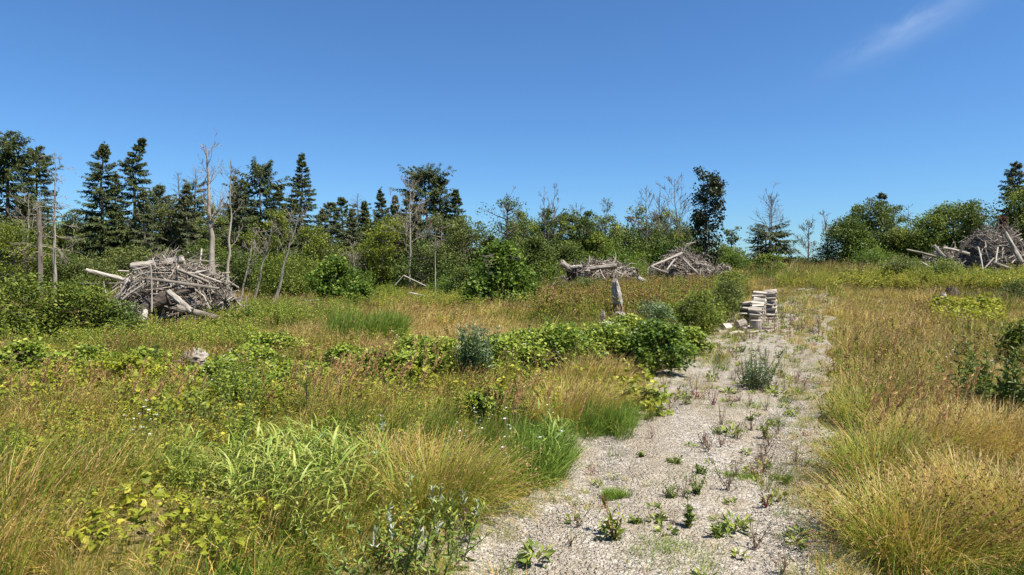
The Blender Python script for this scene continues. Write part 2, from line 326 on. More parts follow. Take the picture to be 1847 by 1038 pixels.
def blades(mb, rng, base, L, W, azim, lean, droop, K=4, m=0, tint=None, along0=0.0, along1=1.0):
    n = len(base); s = np.linspace(0, 1, K + 1)
    bc = lambda a: np.broadcast_to(np.asarray(a, float), (n,))
    L, W, azim, lean, droop = map(bc, (L, W, azim, lean, droop))
    droop = droop + (rng.uniform(0, 1, n) < .14) * rng.uniform(.8, 2.0, n)
    th = lean[:, None] + droop[:, None] * s[None] ** 1.4
    ds = L[:, None] / K
    thm = 0.5 * (th[:, 1:] + th[:, :-1])
    hz = np.concatenate([np.zeros((n, 1)), np.cumsum(np.sin(thm) * ds, 1)], 1); vz = np.concatenate([np.zeros((n, 1)), np.cumsum(np.cos(thm) * ds, 1)], 1)
    dx, dy = np.cos(azim), np.sin(azim)
    Pc = np.stack([base[:, None, 0] + hz * dx[:, None], base[:, None, 1] + hz * dy[:, None], base[:, None, 2] + vz], -1)
    # blade width turned by a random twist about the stem
    tw = rng.uniform(-1.1, 1.1, n); wx = -np.sin(azim + tw); wy = np.cos(azim + tw)
    w = W[:, None] * np.array([0.75] + [1.0] * (K - 1))[None] * (1 - (s[:-1][None] ** 2) * 0.6) * 0.5
    wd = np.stack([wx, wy, np.zeros(n)], -1)[:, None] * w[..., None]
    Vl = Pc[:, :-1] - wd; Vr = Pc[:, :-1] + wd
    V = np.concatenate([np.stack([Vl, Vr], 2).reshape(n, 2 * K, 3), Pc[:, -1:]], 1)
    al = along0 + (along1 - along0) * np.concatenate([np.repeat(s[:-1], 2), [1.0]])
    i = np.arange(K - 1) * 2
    q = np.stack([i, i + 1, i + 3, i + 2], -1); b = (np.arange(n) * (2 * K + 1))[:, None, None]
    if tint is None: tint = rng.uniform(0, 1, n)
    mb.add(V.reshape(-1, 3), Q=(q[None] + b).reshape(-1, 4), T=(np.array([[2 * K - 2, 2 * K - 1, 2 * K]])[None] + b).reshape(-1, 3), m=m,
           along=np.tile(al, n), tint=np.repeat(tint, 2 * K + 1))
    return Pc

def ob(name, me, parent=None, loc=None, rot=None, scale=None):
    o = bpy.data.objects.new(name, me); COL.objects.link(o)
    if parent is not None: o.parent = parent
    if loc is not None: o.location = loc
    if rot is not None: o.rotation_euler = rot
    if scale is not None: o.scale = scale
    return o
def tag(o, label, cat=None, group=None, kind=None):
    if label: o['label'] = label
    if cat: o['category'] = cat
    if group: o['group'] = group
    if kind: o['kind'] = kind
    return o
def thing(name, label, cat, loc, group=None, rotz=0.0):
    o = ob(name, None, loc=loc, rot=(0, 0, rotz)); o.empty_display_size = 0.3
    return tag(o, label, cat, group)

# ------------------------------------------------------------------ setting: ground, path, water
def build_ground():
    rr = np.concatenate([[0.6], np.geomspace(1.2, 4000, 170)]); na = 256
    th = np.arange(na) * 2 * PI / na
    X = rr[:, None] * np.cos(th); Y = rr[:, None] * np.sin(th); Z = hgt(X, Y)
    V = np.concatenate([[[0, 0, float(hgt(0, 0))]], np.stack([X, Y, Z], -1).reshape(-1, 3)])
    K = len(rr); i = np.arange(K - 1)[:, None] * na + 1; j = np.arange(na)[None]; j2 = (j + 1) % na
    Q = np.stack([i + j, i + na + j, i + na + j2, i + j2], -1).reshape(-1, 4)
    T = np.stack([np.zeros(na, int), 1 + np.arange(na), 1 + (np.arange(na) + 1) % na], -1)
    o = ob('ground', MB().add(V, Q, T).mesh('ground', 'ground', True)); o['kind'] = 'structure'; o['label'] = 'rough meadow ground under the tall grass'
build_ground()

# path edges as the photograph shows them (row, left column, right column)
PE = [(1300, 560, 1640), (1110, 770, 1540), (1038, 850, 1530), (950, 905, 1500), (880, 990, 1488), (800, 1045, 1470), (740, 1168, 1472), (680, 1212, 1478),
      (620, 1272, 1482), (590, 1300, 1482), (565, 1345, 1490), (545, 1385, 1500), (530, 1398, 1490), (522, 1402, 1468)]
def edge_line(col, seed):
    A = np.array([G(row[col], row[0])[:2] for row in PE]); k = np.arange(len(A)); s = np.linspace(0, len(A) - 1, 90); r_ = np.random.default_rng(seed)
    E = np.stack([np.interp(s, k, A[:, 0]), np.interp(s, k, A[:, 1])], -1)
    w = np.interp(np.arange(90), np.linspace(0, 89, 34), r_.normal(0, 1, 34)) * .09 + np.interp(np.arange(90), np.linspace(0, 89, 12), r_.normal(0, 1, 12)) * .08
    E[:, 0] += w * (1 + 1.2 * sm(12, 30, E[:, 1])); return E
PL = edge_line(1, 3); PR = edge_line(2, 4)
PATH_POLY = [tuple(p) for p in PL] + [tuple(p) for p in PR[::-1]]
def build_path():
    rng = np.random.default_rng(5); ns, nt_ = 260, 28
    s = np.linspace(0, len(PL) - 1, ns); k = np.arange(len(PL))
    def curve(A): return np.stack([np.interp(s, k, A[:, 0]), np.interp(s, k, A[:, 1])], -1)
    Lc, Rc = curve(PL), curve(PR)
    wl = np.interp(s, np.linspace(0, s[-1], 70), rng.normal(0, 0.13, 70)); wr = np.interp(s, np.linspace(0, s[-1], 70), rng.normal(0, 0.13, 70))
    Lc[:, 0] += wl - 0.25; Rc[:, 0] += wr + 0.25
    t = np.linspace(0, 1, nt_)[None, :, None]
    XY = Lc[:, None] * (1 - t) + Rc[:, None] * t
    Z = hgt(XY[..., 0], XY[..., 1]) + 0.03 + 0.006 * np.sin(XY[..., 0] * 9 + 2 * np.sin(XY[..., 1] * 3)) * np.cos(XY[..., 1] * 7)
    tt = t[..., 0]
    Z = Z + 0.03 - 0.045 * np.exp(-((tt - 0.24) / 0.1) ** 2) - 0.045 * np.exp(-((tt - 0.8) / 0.1) ** 2)   # two shallow wheel ruts
    V = np.concatenate([XY, Z[..., None]], -1).reshape(-1, 3)
    i = np.arange(ns - 1)[:, None] * nt_; j = np.arange(nt_ - 1)[None]
    Q = np.stack([i + j, i + j + 1, i + nt_ + j + 1, i + nt_ + j], -1).reshape(-1, 4)
    o = ob('gravel_path', MB().add(V, Q).mesh('gravel_path', 'path', True)); o['kind'] = 'structure'; o['label'] = 'pale gravel track running up through the meadow'
build_path()
def build_water():
    V = [(-15000, 250, -18), (15000, 250, -18), (15000, 25000, -18), (-15000, 25000, -18)]
    o = ob('sea', MB().add(V, Q=[(0, 1, 2, 3)]).mesh('sea', 'water')); o['kind'] = 'structure'; o['label'] = 'distant blue water beyond the trees'
build_water()

# ------------------------------------------------------------------ trees
def conifer(px, top, d, hw, label, seed, dens=1.0, leaf='conifer', t0=0.06, p=0.85, flat=0.0, bend=None, droop=0.12, bare_top=0.0, name='conifer_tree', bark='bark', dead_low=0.25):
    rng = np.random.default_rng(seed); b = at(px, d); b[2] -= 0.1
    H = EYE - (top - HZ) / FPX * d - b[2]; Rm = hw / FPX * d
    root = thing(name, label, 'tree', b, 'conifers of the wood edge')
    tt = np.linspace(0, 1, 12); wob = np.cumsum(rng.normal(0, 0.012, (12, 2)), 0) * H * 0.4; wob[0] = 0
    Pt = np.stack([wob[:, 0], wob[:, 1], tt * H], -1)
    if bend: Pt[:, 0] += bend * np.clip((tt - 0.8) / 0.2, 0, 1) ** 2
    r0 = 0.016 * H + 0.04; Rt = r0 * (1 - 0.93 * tt)
    wood = MB(); tubes(wood, Pt, Rt, 8)
    nb = int(95 + 6.5 * H); t = np.sort(t0 + (0.985 - t0) * rng.uniform(0, 1, nb) ** 0.9)
    st = np.stack([np.interp(t, tt, Pt[:, i]) for i in range(3)], -1)
    az = np.arange(nb) * 2.39996 + rng.normal(0, 0.4, nb)
    prof = np.maximum((1 - t) ** p, flat * (1 - ((t - 0.85) / 0.18) ** 2) * (t > 0.72)) * np.clip((t - t0) * 6 + 0.45, 0, 1)
    Lb = np.maximum(1.22 * Rm * prof * rng.choice([0.55, 0.8, 1.0, 1.15], nb, p=[.15, .25, .4, .2]) * rng.uniform(.85, 1.1, nb), 0.18)
    el = np.interp(t, [0, .4, .8, 1], [-0.30, -0.08, 0.30, 0.9]) + rng.normal(0, 0.1, nb)
    K = 6; s = np.linspace(0, 1, K)
    hd = np.stack([np.cos(az), np.sin(az), np.zeros(nb)], -1)
    Pb = st[:, None] + hd[:, None] * (np.cos(el) * Lb)[:, None, None] * s[None, :, None]
    Pb[..., 2] += (np.sin(el) * Lb)[:, None] * s - droop * Lb[:, None] * 1.6 * s ** 2 + droop * Lb[:, None] * 0.9 * s ** 4
    Pb += rng.normal(0, 0.02, Pb.shape) * Lb[:, None, None] * s[None, :, None]
    Rb = (0.006 + 0.008 * Lb)[:, None] * (1 - 0.85 * s)[None]
    tubes(wood, Pb, Rb, 4)
    leafy = (rng.uniform(0, 1, nb) < dens) & (t < 1 - bare_top)
    # bare dead twigs on the leafless limbs
    dead = np.where(~leafy)[0]
    if len(dead):
        P2, R2 = spawn(rng, Pb[dead], Rb[dead], 4, .3, .9, .35, 4, 0.0); tubes(wood, P2, np.maximum(R2, .004), 3)
    ob('trunk', wood.mesh('trunk', bark, True), root)
    cr = MB(); li = np.where(leafy)[0]
    q = 38 if dens > .6 else 26
    bi = np.repeat(li, q); n = len(bi); ss = rng.uniform(0.12, 1.0, n) ** 0.8
    f = ss * (K - 1); i0 = np.minimum(f.astype(int), K - 2); fr = (f - i0)[:, None]
    pos = Pb[bi, i0] * (1 - fr) + Pb[bi, i0 + 1] * fr
    side = rng.choice([-1, 1], n); sdv = np.stack([-np.sin(az[bi]), np.cos(az[bi]), np.zeros(n)], -1) * side[:, None]
    tl = (0.10 + 0.30 * Lb[bi] * (1.15 - ss)) * rng.uniform(.6, 1.2, n)
    dv = nrm(hd[bi] * 0.75 + sdv * rng.uniform(0.3, 1.0, n)[:, None] + np.array([0, 0, -0.25]) + 0.15 * rng.normal(size=(n, 3)))
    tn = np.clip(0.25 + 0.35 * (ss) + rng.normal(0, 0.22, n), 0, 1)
    for k_ in range(3):                                   # three overlapping needle sprays per twig
        c0 = pos + dv * (tl * k_ * 0.30)[:, None] + rng.normal(0, 0.03, (n, 3))
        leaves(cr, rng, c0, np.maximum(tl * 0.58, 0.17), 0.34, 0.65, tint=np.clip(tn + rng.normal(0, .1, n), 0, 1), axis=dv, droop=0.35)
    # leader tuft
    nt2 = 30; zt = rng.uniform(0.9, 1.0, nt2) if bare_top == 0 else np.zeros(0)
    if len(zt):
        c0 = np.stack([np.interp(zt, tt, Pt[:, i]) for i in range(3)], -1)
        leaves(cr, rng, c0, 0.26, 0.3, 0.2, axis=nrm(rng.normal(size=(nt2, 3)) * .7 + [0, 0, .6]))
    ob('crown', cr.mesh('crown', leaf), root)
    return root

def spawn(rng, P, Rr, n, s0, spread, lf, K, up, jit=0.05):
    Mn, Kp, _ = P.shape; idx = np.repeat(np.arange(Mn), n); m = Mn * n
    s = rng.uniform(s0, 0.98, m); f = s * (Kp - 1); i = np.minimum(f.astype(int), Kp - 2); fr = (f - i)[:, None]
    pos = P[idx, i] * (1 - fr) + P[idx, i + 1] * fr; tan = nrm(P[idx, i + 1] - P[idx, i])
    pl = np.linalg.norm(P[:, -1] - P[:, 0], axis=-1)[idx]
    pr = rand_unit(rng, m); pr = nrm(pr - tan * np.sum(pr * tan, -1, keepdims=True))
    a = rng.uniform(.5, 1.0, m) * spread
    dv = nrm(tan * np.cos(a)[:, None] + pr * np.sin(a)[:, None] + np.array([0, 0, up]))
    Ln = lf * pl * (1.2 - .75 * s) * rng.uniform(.55, 1.25, m)
    ss = np.linspace(0, 1, K)
    Pn = pos[:, None] + dv[:, None] * (Ln[:, None] * ss)[..., None]
    nz_ = np.cumsum(rng.normal(0, jit, (m, K, 3)), 1) * Ln[:, None, None]; nz_[:, 0] = 0; Pn = Pn + nz_
    Pn[..., 2] += up * 0.35 * Ln[:, None] * ss ** 2
    r = (Rr[idx, i] * .6)[:, None] * (1 - .8 * ss)[None]
    return Pn, r

def bare_tree(px, top, d, label, seed, r=0.16, t0=0.3, n1=16, reach=0.28, el=0.75, n2=5, n3=3, lean=0.0, bark='bark_bare', wob=0.02, forks=1, twig=None, name='bare_tree', group='bare dead trees of the wood edge', leaf=None, nleaf=0, lsize=0.16, droop=0.0):
    rng = np.random.default_rng(seed); b = at(px, d); b[2] -= 0.1; twig = twig or 0.00019 * d
    H = EYE - (top - HZ) / FPX * d - b[2]
    root = thing(name, label, 'tree', b, group)
    tt = np.linspace(0, 1, 14); wb = np.cumsum(rng.normal(0, wob, (14, 2)), 0) * H * 0.35; wb[0] = 0
    Pt = np.stack([wb[:, 0] + lean * H * tt, wb[:, 1], tt * H], -1); Rt = r * (1 - .88 * tt ** .8)
    tr = MB(); tubes(tr, Pt, Rt, 9); ob('trunk', tr.mesh('trunk', bark, True), root)
    t = np.sort(rng.uniform(t0, .97, n1)); st = np.stack([np.interp(t, tt, Pt[:, i]) for i in range(3)], -1)
    az = np.arange(n1) * 2.39996 + rng.normal(0, .5, n1); e_ = el + rng.normal(0, .2, n1)
    Lb = reach * H * (1.15 - .75 * t) * rng.uniform(.55, 1.2, n1); K = 7; s = np.linspace(0, 1, K)
    dv = np.stack([np.cos(az) * np.cos(e_), np.sin(az) * np.cos(e_), np.sin(e_)], -1)
    Pb = st[:, None] + dv[:, None] * (Lb[:, None] * s)[..., None]
    Pb[..., 2] += (.22 - droop) * Lb[:, None] * s ** 2
    nz_ = np.cumsum(rng.normal(0, .035, Pb.shape), 1) * Lb[:, None, None]; nz_[:, 0] = 0; Pb += nz_
    Rb = np.interp(t, tt, Rt)[:, None] * .36 * (1 - .8 * s)[None]
    P2, R2 = spawn(rng, Pb, Rb, n2, .2, .85, .48, 5, .22 - droop); Pl = P2
    if n3: P3, R3 = spawn(rng, P2, R2, n3, .2, .8, .5, 4, .15 - droop); Pl = P3
    for k in range(n1):                                   # each limb with its twigs is a part of its own
        br = MB(); o_ = st[k]; tubes(br, Pb[k:k + 1] - o_, np.maximum(Rb[k:k + 1], twig), 5)
        tubes(br, P2[k * n2:(k + 1) * n2] - o_, np.maximum(R2[k * n2:(k + 1) * n2], twig), 4)
        if n3: q_ = slice(k * n2 * n3, (k + 1) * n2 * n3); tubes(br, P3[q_] - o_, np.maximum(R3[q_], twig * .75), 3)
        ob('limb', br.mesh('limb', bark, True), root, loc=Vector(o_))
    if leaf:
        cr = MB(); k = rng.integers(0, len(Pl), nleaf); f = rng.integers(1, Pl.shape[1], nleaf)
        leaves(cr, rng, Pl[k, f] + rng.normal(0, .12, (nleaf, 3)), lsize, .6, .5, tint=np.clip(rng.normal(.5, .25, nleaf), 0, 1))
        ob('crown', cr.mesh('crown', leaf), root)
    return root

def broadleaf(px, top, d, hw, label, seed, leaf='leaf_mid', base=0.12, shape='round', nclump=70, per=110, size=None, stems=1, cat='tree', name='broadleaf_tree', group='broadleaf trees of the wood edge', bark='bark', aspect=0.62, trunk_r=None, sig=0.20, depthf=1.0, rich=False, loc=None, Hm=None, Rmm=None, twigs=0, flatc=.75):
    rng = np.random.default_rng(seed)
    b = at(px, d) if loc is None else np.array(loc, float); b = b.copy(); b[2] -= 0.06
    H = (EYE - (top - HZ) / FPX * d - b[2]) if Hm is None else Hm
    Rm = (hw / FPX * d) if Rmm is None else Rmm
    size = size if size else 0.0030 * d
    root = thing(name, label, cat, b, group)
    t = rng.uniform(0, 1, nclump)
    if shape == 'round': w = np.sqrt(np.clip(1 - (2 * t - 1) ** 2, 0, 1)) * .9 + .12
    elif shape == 'dome': w = np.sqrt(np.clip(1 - t ** 2.2, 0, 1)) * .92 + .06
    elif shape == 'column': w = np.interp(t, [0, .1, .5, .85, 1], [.75, .9, .9, 1., .5])
    elif shape == 'cone': w = (1 - t) ** .8 * .95 + .08
    else: w = np.interp(t, [0, .3, .65, .9, 1], [.35, .7, 1, .75, .3])
    rad = Rm * w * np.sqrt(rng.uniform(.18, 1, nclump)); az = rng.uniform(0, 2 * PI, nclump)
    lump = 1 + .30 * np.sin(az * 3 + seed) * np.cos(t * 7 + seed * 2) + rng.normal(0, .10, nclump)
    zc = (base + (1 - base) * t * .96) * H
    Cc = np.stack([rad * lump * np.cos(az), rad * lump * np.sin(az) * depthf, zc], -1)
    # stems and limbs out to every clump
    wood = MB(); tt = np.linspace(0, 1, 8); r0 = trunk_r or (0.02 * H + 0.02)
    roots = rng.normal(0, .06 * Rm if stems > 1 else 0.0, (stems, 2)); tops = rng.normal(0, (.45 if stems > 1 else .08) * Rm, (stems, 2))
    SP = []
    for k in range(stems):
        hh = H * .88 * (1 if k == 0 else rng.uniform(.6, .95))
        P = np.stack([roots[k, 0] + (tops[k, 0] - roots[k, 0]) * tt ** 1.3, roots[k, 1] + (tops[k, 1] - roots[k, 1]) * tt ** 1.3, tt * hh], -1)
        P[1:-1, :2] += rng.normal(0, .02 * H * .3, (6, 2)); SP.append(P)
    tubes(wood, np.array(SP), np.tile((r0 / math.sqrt(stems)) * (1 - .9 * tt), (stems, 1)), 7)
    PB = []
    for c in Cc:
        P = SP[rng.integers(stems)]; z0 = max(.05 * H, min(c[2] - .35 * math.hypot(c[0], c[1]), P[-1, 2])) ; s0 = np.array([np.interp(z0, P[:, 2], P[:, i]) for i in range(3)])
        q = np.linspace(0, 1, 5)[:, None]; L_ = s0 + (c - s0) * q; L_[:, 2] += .12 * np.linalg.norm(c - s0) * (q[:, 0] * (1 - q[:, 0])) * -1.2
        PB.append(L_)
    PB = np.array(PB); RB = np.tile(np.linspace(.32, .06, 5) * r0 / math.sqrt(stems), (nclump, 1)); tubes(wood, PB, np.maximum(RB, .004), 4)
    if twigs:
        P2, R2 = spawn(rng, PB, RB, twigs, .5, .9, .5, 4, .3); tubes(wood, P2, np.maximum(R2, .006), 3)
    ob('trunk', wood.mesh('trunk', bark, True), root)
    cr = MB(); ci = np.repeat(np.arange(nclump), per); n = len(ci)
    sg = sig * Rm * rng.uniform(.7, 1.3, nclump)
    off = rng.normal(size=(n, 3)); off *= np.minimum(1.7, np.linalg.norm(off, axis=1))[:, None] / np.maximum(np.linalg.norm(off, axis=1), .01)[:, None]
    pos = Cc[ci] + off * (sg[ci])[:, None] * np.array([1, 1, flatc])
    pos[:, 2] = np.maximum(pos[:, 2], .04)
    ctint = rng.normal(.45, .16, nclump)
    leaves(cr, rng, pos, size, aspect, .95 if rich else .55, tint=np.clip(ctint[ci] + rng.normal(0, .2, n), 0, 1), rich=rich)
    ob('crown', cr.mesh('crown', leaf), root)
    return root
# ------------------------------------------------------------------ the wood along the far edge, left to right
conifer(12, 243, 50, 78, 'tall dark conifer cut by the left edge of the wood', 11, flat=.55, p=.55, t0=.22)
conifer(66, 268, 53, 60, 'dark irregular conifer behind the broken snag at far left', 12, flat=.5, p=.6, t0=.25, dens=.9)
conifer(180, 260, 55, 66, 'dark layered conifer left of the bent-tipped one above the big brush pile', 13, p=.7, t0=.1)
conifer(242, 250, 56, 62, 'tall dark conifer whose tip bends to the right, behind the big brush pile', 14, p=.72, bend=.9, t0=.12, droop=.2)
conifer(289, 336, 58, 48, 'small thin grey-green conifer right of the bent-tipped conifer', 15, dens=.78, leaf='conifer_thin', p=.5)
conifer(324, 312, 58, 54, 'thinning conifer with dead top, left of a pair behind the big brush pile', 16, dens=.78, leaf='conifer_thin', bare_top=.2, p=.5)
conifer(358, 304, 59, 52, 'thinning conifer with twiggy top, beside the tall bare grey trunk', 17, dens=.78, leaf='conifer_thin', bare_top=.14, p=.5)
conifer(418, 318, 63, 50, 'dark conifer partly hidden by the tall bare grey trunk', 18, dens=.8)
conifer(468, 303, 59, 62, 'flat-topped dark conifer left of the pointed spire', 19, flat=.75, p=.6)
conifer(508, 335, 64, 50, 'shorter dark conifer between the flat-topped one and the spire', 20)
conifer(545, 277, 55, 64, 'tallest pointed spire-shaped conifer in the wood', 21, p=.92, t0=.04)
conifer(617, 358, 62, 52, 'open-branched conifer right of the tall spire', 22, dens=.75, p=.6)
conifer(658, 364, 69, 26, 'narrow small conifer top between two larger conifers', 23)
conifer(688, 340, 64, 48, 'dark conifer with dead lower stem above the yellow-green scrub', 24, dens=.85)
conifer(730, 350, 63, 34, 'thin olive conifer left of the broad dark one', 25, dens=.78, leaf='conifer_thin')
conifer(768, 313, 66, 62, 'broad ragged dark conifer with a blunt leaning top', 26, flat=.8, p=.5, t0=.15)
conifer(795, 330, 67, 48, 'dark conifer crowding the right side of the broad ragged one', 27, flat=.5)
conifer(818, 343, 66, 48, 'small dark conifer at the right end of the conifer group', 28)
conifer(1826, 296, 60, 34, 'sparse ragged conifer rising above the trees at far right', 29, dens=.78, leaf='conifer_thin', t0=.35, p=.45)
conifer(1868, 318, 56, 82, 'dense green conifer cut by the right edge', 30, p=.9)
conifer(1804, 392, 53, 30, 'small dead conifer with rusty red needles at far right', 31, leaf='conifer_red', dens=.75)
conifer(1388, 372, 78, 56, 'half-dead spreading conifer standing alone against the sky', 32, dens=.72, p=.55, t0=.05, droop=.02, bare_top=.3)
bare_tree(1390, 350, 78.4, 'bare upward branches crowning the lone half-dead conifer', 33, r=.13, t0=.35, n1=22, reach=.34, el=.85, n2=4, n3=2)
conifer(1584, 348, 75, 42, 'feathery conifer poking above the big shrub mass on the right', 34, dens=.7, leaf='conifer_thin', p=.7)

bl = broadleaf
bl(25, 405, 44, 62, 'sunlit yellow-green tree at the left edge below the conifers', 41, 'leaf_yel')
bl(108, 455, 47, 45, 'low green tree behind the two dead stems at far left', 42, 'leaf_dark')
bl(165, 470, 47, 50, 'green scrub tree left of the big brush pile', 43, 'leaf_olive', shape='dome')
bl(232, 450, 50, 48, 'olive tree right behind the top of the big brush pile', 44, 'leaf_olive')
bl(300, 460, 52, 52, 'yellowish-green tree behind the middle of the brush pile', 45, 'leaf_dark')
bl(362, 445, 50, 48, 'green tree behind the base of the bare grey trunk', 46, 'leaf_dark')
bl(430, 460, 50, 52, 'green tree behind the leaning pale stems', 47, 'leaf_dark')
bl(470, 390, 53, 38, 'sparse yellow-green tree crown above the leaning pale stems', 48, 'leaf_yel', nclump=34, per=70)
bl(590, 440, 57, 52, 'fuzzy olive tree behind the bright maple bush', 49, 'leaf_olive', twigs=4)
bl(655, 445, 58, 50, 'fuzzy yellow-green tree right of the bright maple bush', 50, 'leaf_yel', twigs=4, nclump=55)
bl(712, 395, 59, 42, 'slender yellow-green tree left of the bare branchy tree', 51, 'leaf_yel', shape='vase')
bl(762, 440, 55, 58, 'broad green tree behind the pale forked pole', 52, 'leaf_dark')
bl(836, 395, 59, 46, 'rounded olive tree at the right end of the conifers', 53, 'leaf_olive')
bl(875, 460, 62, 40, 'pale green tree between the conifers and the dense maple bush', 54, 'leaf_yel')
bl(524, 463, 47, 62, 'wide dark green shrub left of the bright maple bush', 55, 'leaf_mid', base=.03, shape='dome', stems=5, cat='shrub', name='shrub', group='shrubs at the meadow edge', nclump=90)
bl(602, 468, 42, 42, 'bright green maple bush near the meadow edge', 56, 'leaf_maple', base=.03, shape='dome', stems=6, cat='shrub', name='maple_bush', group='shrubs at the meadow edge', size=.19, nclump=75, per=60, aspect=.85)
bl(650, 511, 38, 30, 'small round bright bush standing before the bright maple bush', 57, 'leaf_maple', base=.02, shape='dome', stems=5, cat='shrub', name='maple_bush', group='shrubs at the meadow edge', size=.15, nclump=45, per=70, aspect=.85)
bl(905, 440, 38, 72, 'dense dark green maple bush in the middle of the meadow edge', 58, 'leaf_maple', base=.02, shape='cone', stems=7, cat='shrub', name='maple_bush', group='shrubs at the meadow edge', size=.19, nclump=130, per=75, aspect=.85, sig=.17)
bl(838, 485, 46, 36, 'low dark shrub left of the dense maple bush', 59, 'leaf_dark', base=.02, shape='dome', stems=5, cat='shrub', name='shrub', group='shrubs at the meadow edge')
bl(916, 362, 58, 46, 'open leafy alder rising behind the dense maple bush', 60, 'leaf_dark', shape='vase', base=.35, nclump=42, per=60, twigs=5)
bl(968, 430, 62, 42, 'dark green thicket tree right of the dense maple bush', 61, 'leaf_dark', shape='dome', base=.05)
bl(1030, 372, 69, 22, 'slim leafy alder between bare stems', 62, 'leaf_dark', shape='column', base=.3, nclump=36, per=70)
bl(1056, 382, 69, 24, 'slim leafy alder right of its twin above the log pile', 63, 'leaf_dark', shape='column', base=.3, nclump=40, per=80)
bl(1018, 440, 65, 42, 'dark scrub tree behind the log pile with the jutting end', 64, 'leaf_dark', shape='dome', base=.05)
bl(1078, 425, 68, 40, 'green scrub tree behind the right half of the log pile', 65, 'leaf_mid', shape='dome', base=.05)
bl(1128, 420, 72, 40, 'dark rounded tree between the two middle brush piles', 66, 'leaf_dark', base=.05)
bl(1178, 418, 73, 42, 'dark rounded tree below the tallest bare trees', 67, 'leaf_dark', base=.05)
bl(1222, 440, 75, 34, 'dark tree between the bare trees and the tall copper maple', 68, 'leaf_dark', base=.05)
bl(1274, 297, 66, 27, 'tall narrow dark copper maple standing against the sky', 69, 'leaf_copper', shape='column', base=.02, stems=5, nclump=130, per=42, size=.24, aspect=.9, sig=.22)
bl(1304, 446, 77, 40, 'rounded green bush tree at the right foot of the copper maple', 70, 'leaf_mid', base=.05, shape='dome')
bl(1318, 405, 79, 16, 'thin side crown leaning out right of the copper maple', 71, 'leaf_dark', base=.6, nclump=14, per=45, shape='vase')
bl(1386, 462, 60, 30, 'bright green bush at the foot of the lone half-dead conifer', 72, 'leaf_mid', base=.02, shape='dome', stems=4, cat='shrub', name='shrub', group='shrubs at the meadow edge', nclump=50)
bl(1448, 477, 84, 52, 'low dark hedge-like bush under the small sparse tree', 73, 'leaf_dark', base=.02, shape='dome', stems=5, cat='shrub', name='shrub', group='shrubs at the meadow edge')
bl(1425, 468, 83, 26, 'pale low bush between the lone conifer and the sparse tree', 74, 'leaf_willow', base=.02, shape='dome', stems=4, cat='shrub', name='shrub', group='shrubs at the meadow edge', nclump=35, per=60)
bl(1525, 398, 71, 48, 'dark dense tree forming the left side of the big shrub mass', 75, 'leaf_dark', base=.03, shape='dome', nclump=95)
bl(1578, 366, 72, 52, 'dense dark tree in the middle of the big shrub mass', 76, 'leaf_dark', base=.03, shape='dome', nclump=95)
bl(1622, 418, 69, 38, 'olive tree forming the right side of the big shrub mass', 77, 'leaf_olive', base=.03, shape='dome', nclump=75)
bl(1672, 388, 66, 42, 'rounded green tree left behind the right brush pile', 78, 'leaf_mid', base=.04)
bl(1716, 370, 66, 46, 'tallest rounded green tree behind the right brush pile', 79, 'leaf_mid', base=.04, nclump=85)
bl(1768, 362, 63, 46, 'leafy dark tree directly above the dome of the right brush pile', 80, 'leaf_dark', base=.04, nclump=80)
bl(1812, 400, 58, 40, 'green tree behind the rusty dead conifer', 81, 'leaf_mid', base=.04)
bl(1856, 338, 57, 62, 'tall leafy green tree mass cut by the right edge', 82, 'leaf_mid', base=.04, nclump=110)

# slim trees that close the belt between the larger ones
def slim_con(px, top, d, label, seed, hw=30, dens=.8, leaf='conifer_thin'): conifer(px, top, d, hw, label, seed, dens=dens, leaf=leaf, p=.7)
def slim_bl(px, top, d, label, seed, leaf='leaf_olive', hw=24, shape='vase', n=40, per=70): bl(px, top, d, hw, label, seed, leaf, base=.25, shape=shape, nclump=n, per=per, twigs=3)
slim_bl(130, 382, 54, 'slim olive tree left of the layered dark conifer', 141)
slim_con(212, 312, 60, 'thin conifer between the layered and the bent-tipped conifers', 142)
slim_con(268, 342, 53, 'grey-green thin conifer at the foot of the bent-tipped conifer', 143, 34)
slim_bl(310, 357, 56, 'slim olive tree left of the thinning conifer pair', 144)
slim_con(342, 332, 56, 'short thin conifer between the thinning conifer pair', 145, 36)
slim_bl(385, 367, 55, 'loose olive tree right behind the tall bare grey trunk', 146, 'leaf_mid', 28)
slim_con(440, 327, 57, 'thin olive conifer left of the flat-topped conifer', 147, 34)
slim_bl(500, 382, 52, 'yellow-green slim tree before the tall spire', 148, 'leaf_yel', 26)
slim_con(580, 377, 60, 'short olive conifer right at the foot of the tall spire', 149, 30)
slim_bl(565, 407, 52, 'low yellow-green tree before the open-branched conifer', 150, 'leaf_yel', 30)
slim_con(637, 377, 59, 'short thin conifer right of the open-branched conifer', 151, 30)
slim_bl(690, 402, 56, 'yellow-green loose tree below the dark conifer with dead stem', 152, 'leaf_yel', 30)
slim_con(712, 354, 62, 'thin conifer left of the thin olive one', 153, 26)
slim_con(750, 367, 57, 'olive conifer in front of the broad ragged one', 154, 30)
slim_bl(795, 382, 57, 'loose olive tree below the small dark end conifer', 155, 'leaf_olive', 32)
slim_bl(858, 397, 61, 'slim olive tree at the end of the conifer belt', 156, 'leaf_olive', 24)
slim_bl(885, 427, 60, 'pale slim tree left behind the dense maple bush', 157, 'leaf_yel', 22)
slim_bl(945, 382, 63, 'slim dark alder right of the open leafy alder', 158, 'leaf_mid', 24)
slim_bl(988, 377, 67, 'slim alder under the thin bare tree', 159, 'leaf_dark', 22)
slim_bl(1012, 387, 68, 'slim alder under the tallest slim bare tree', 160, 'leaf_mid', 22)
slim_bl(1092, 387, 72, 'slim alder right of the bare spreading tree', 161, 'leaf_mid', 26)
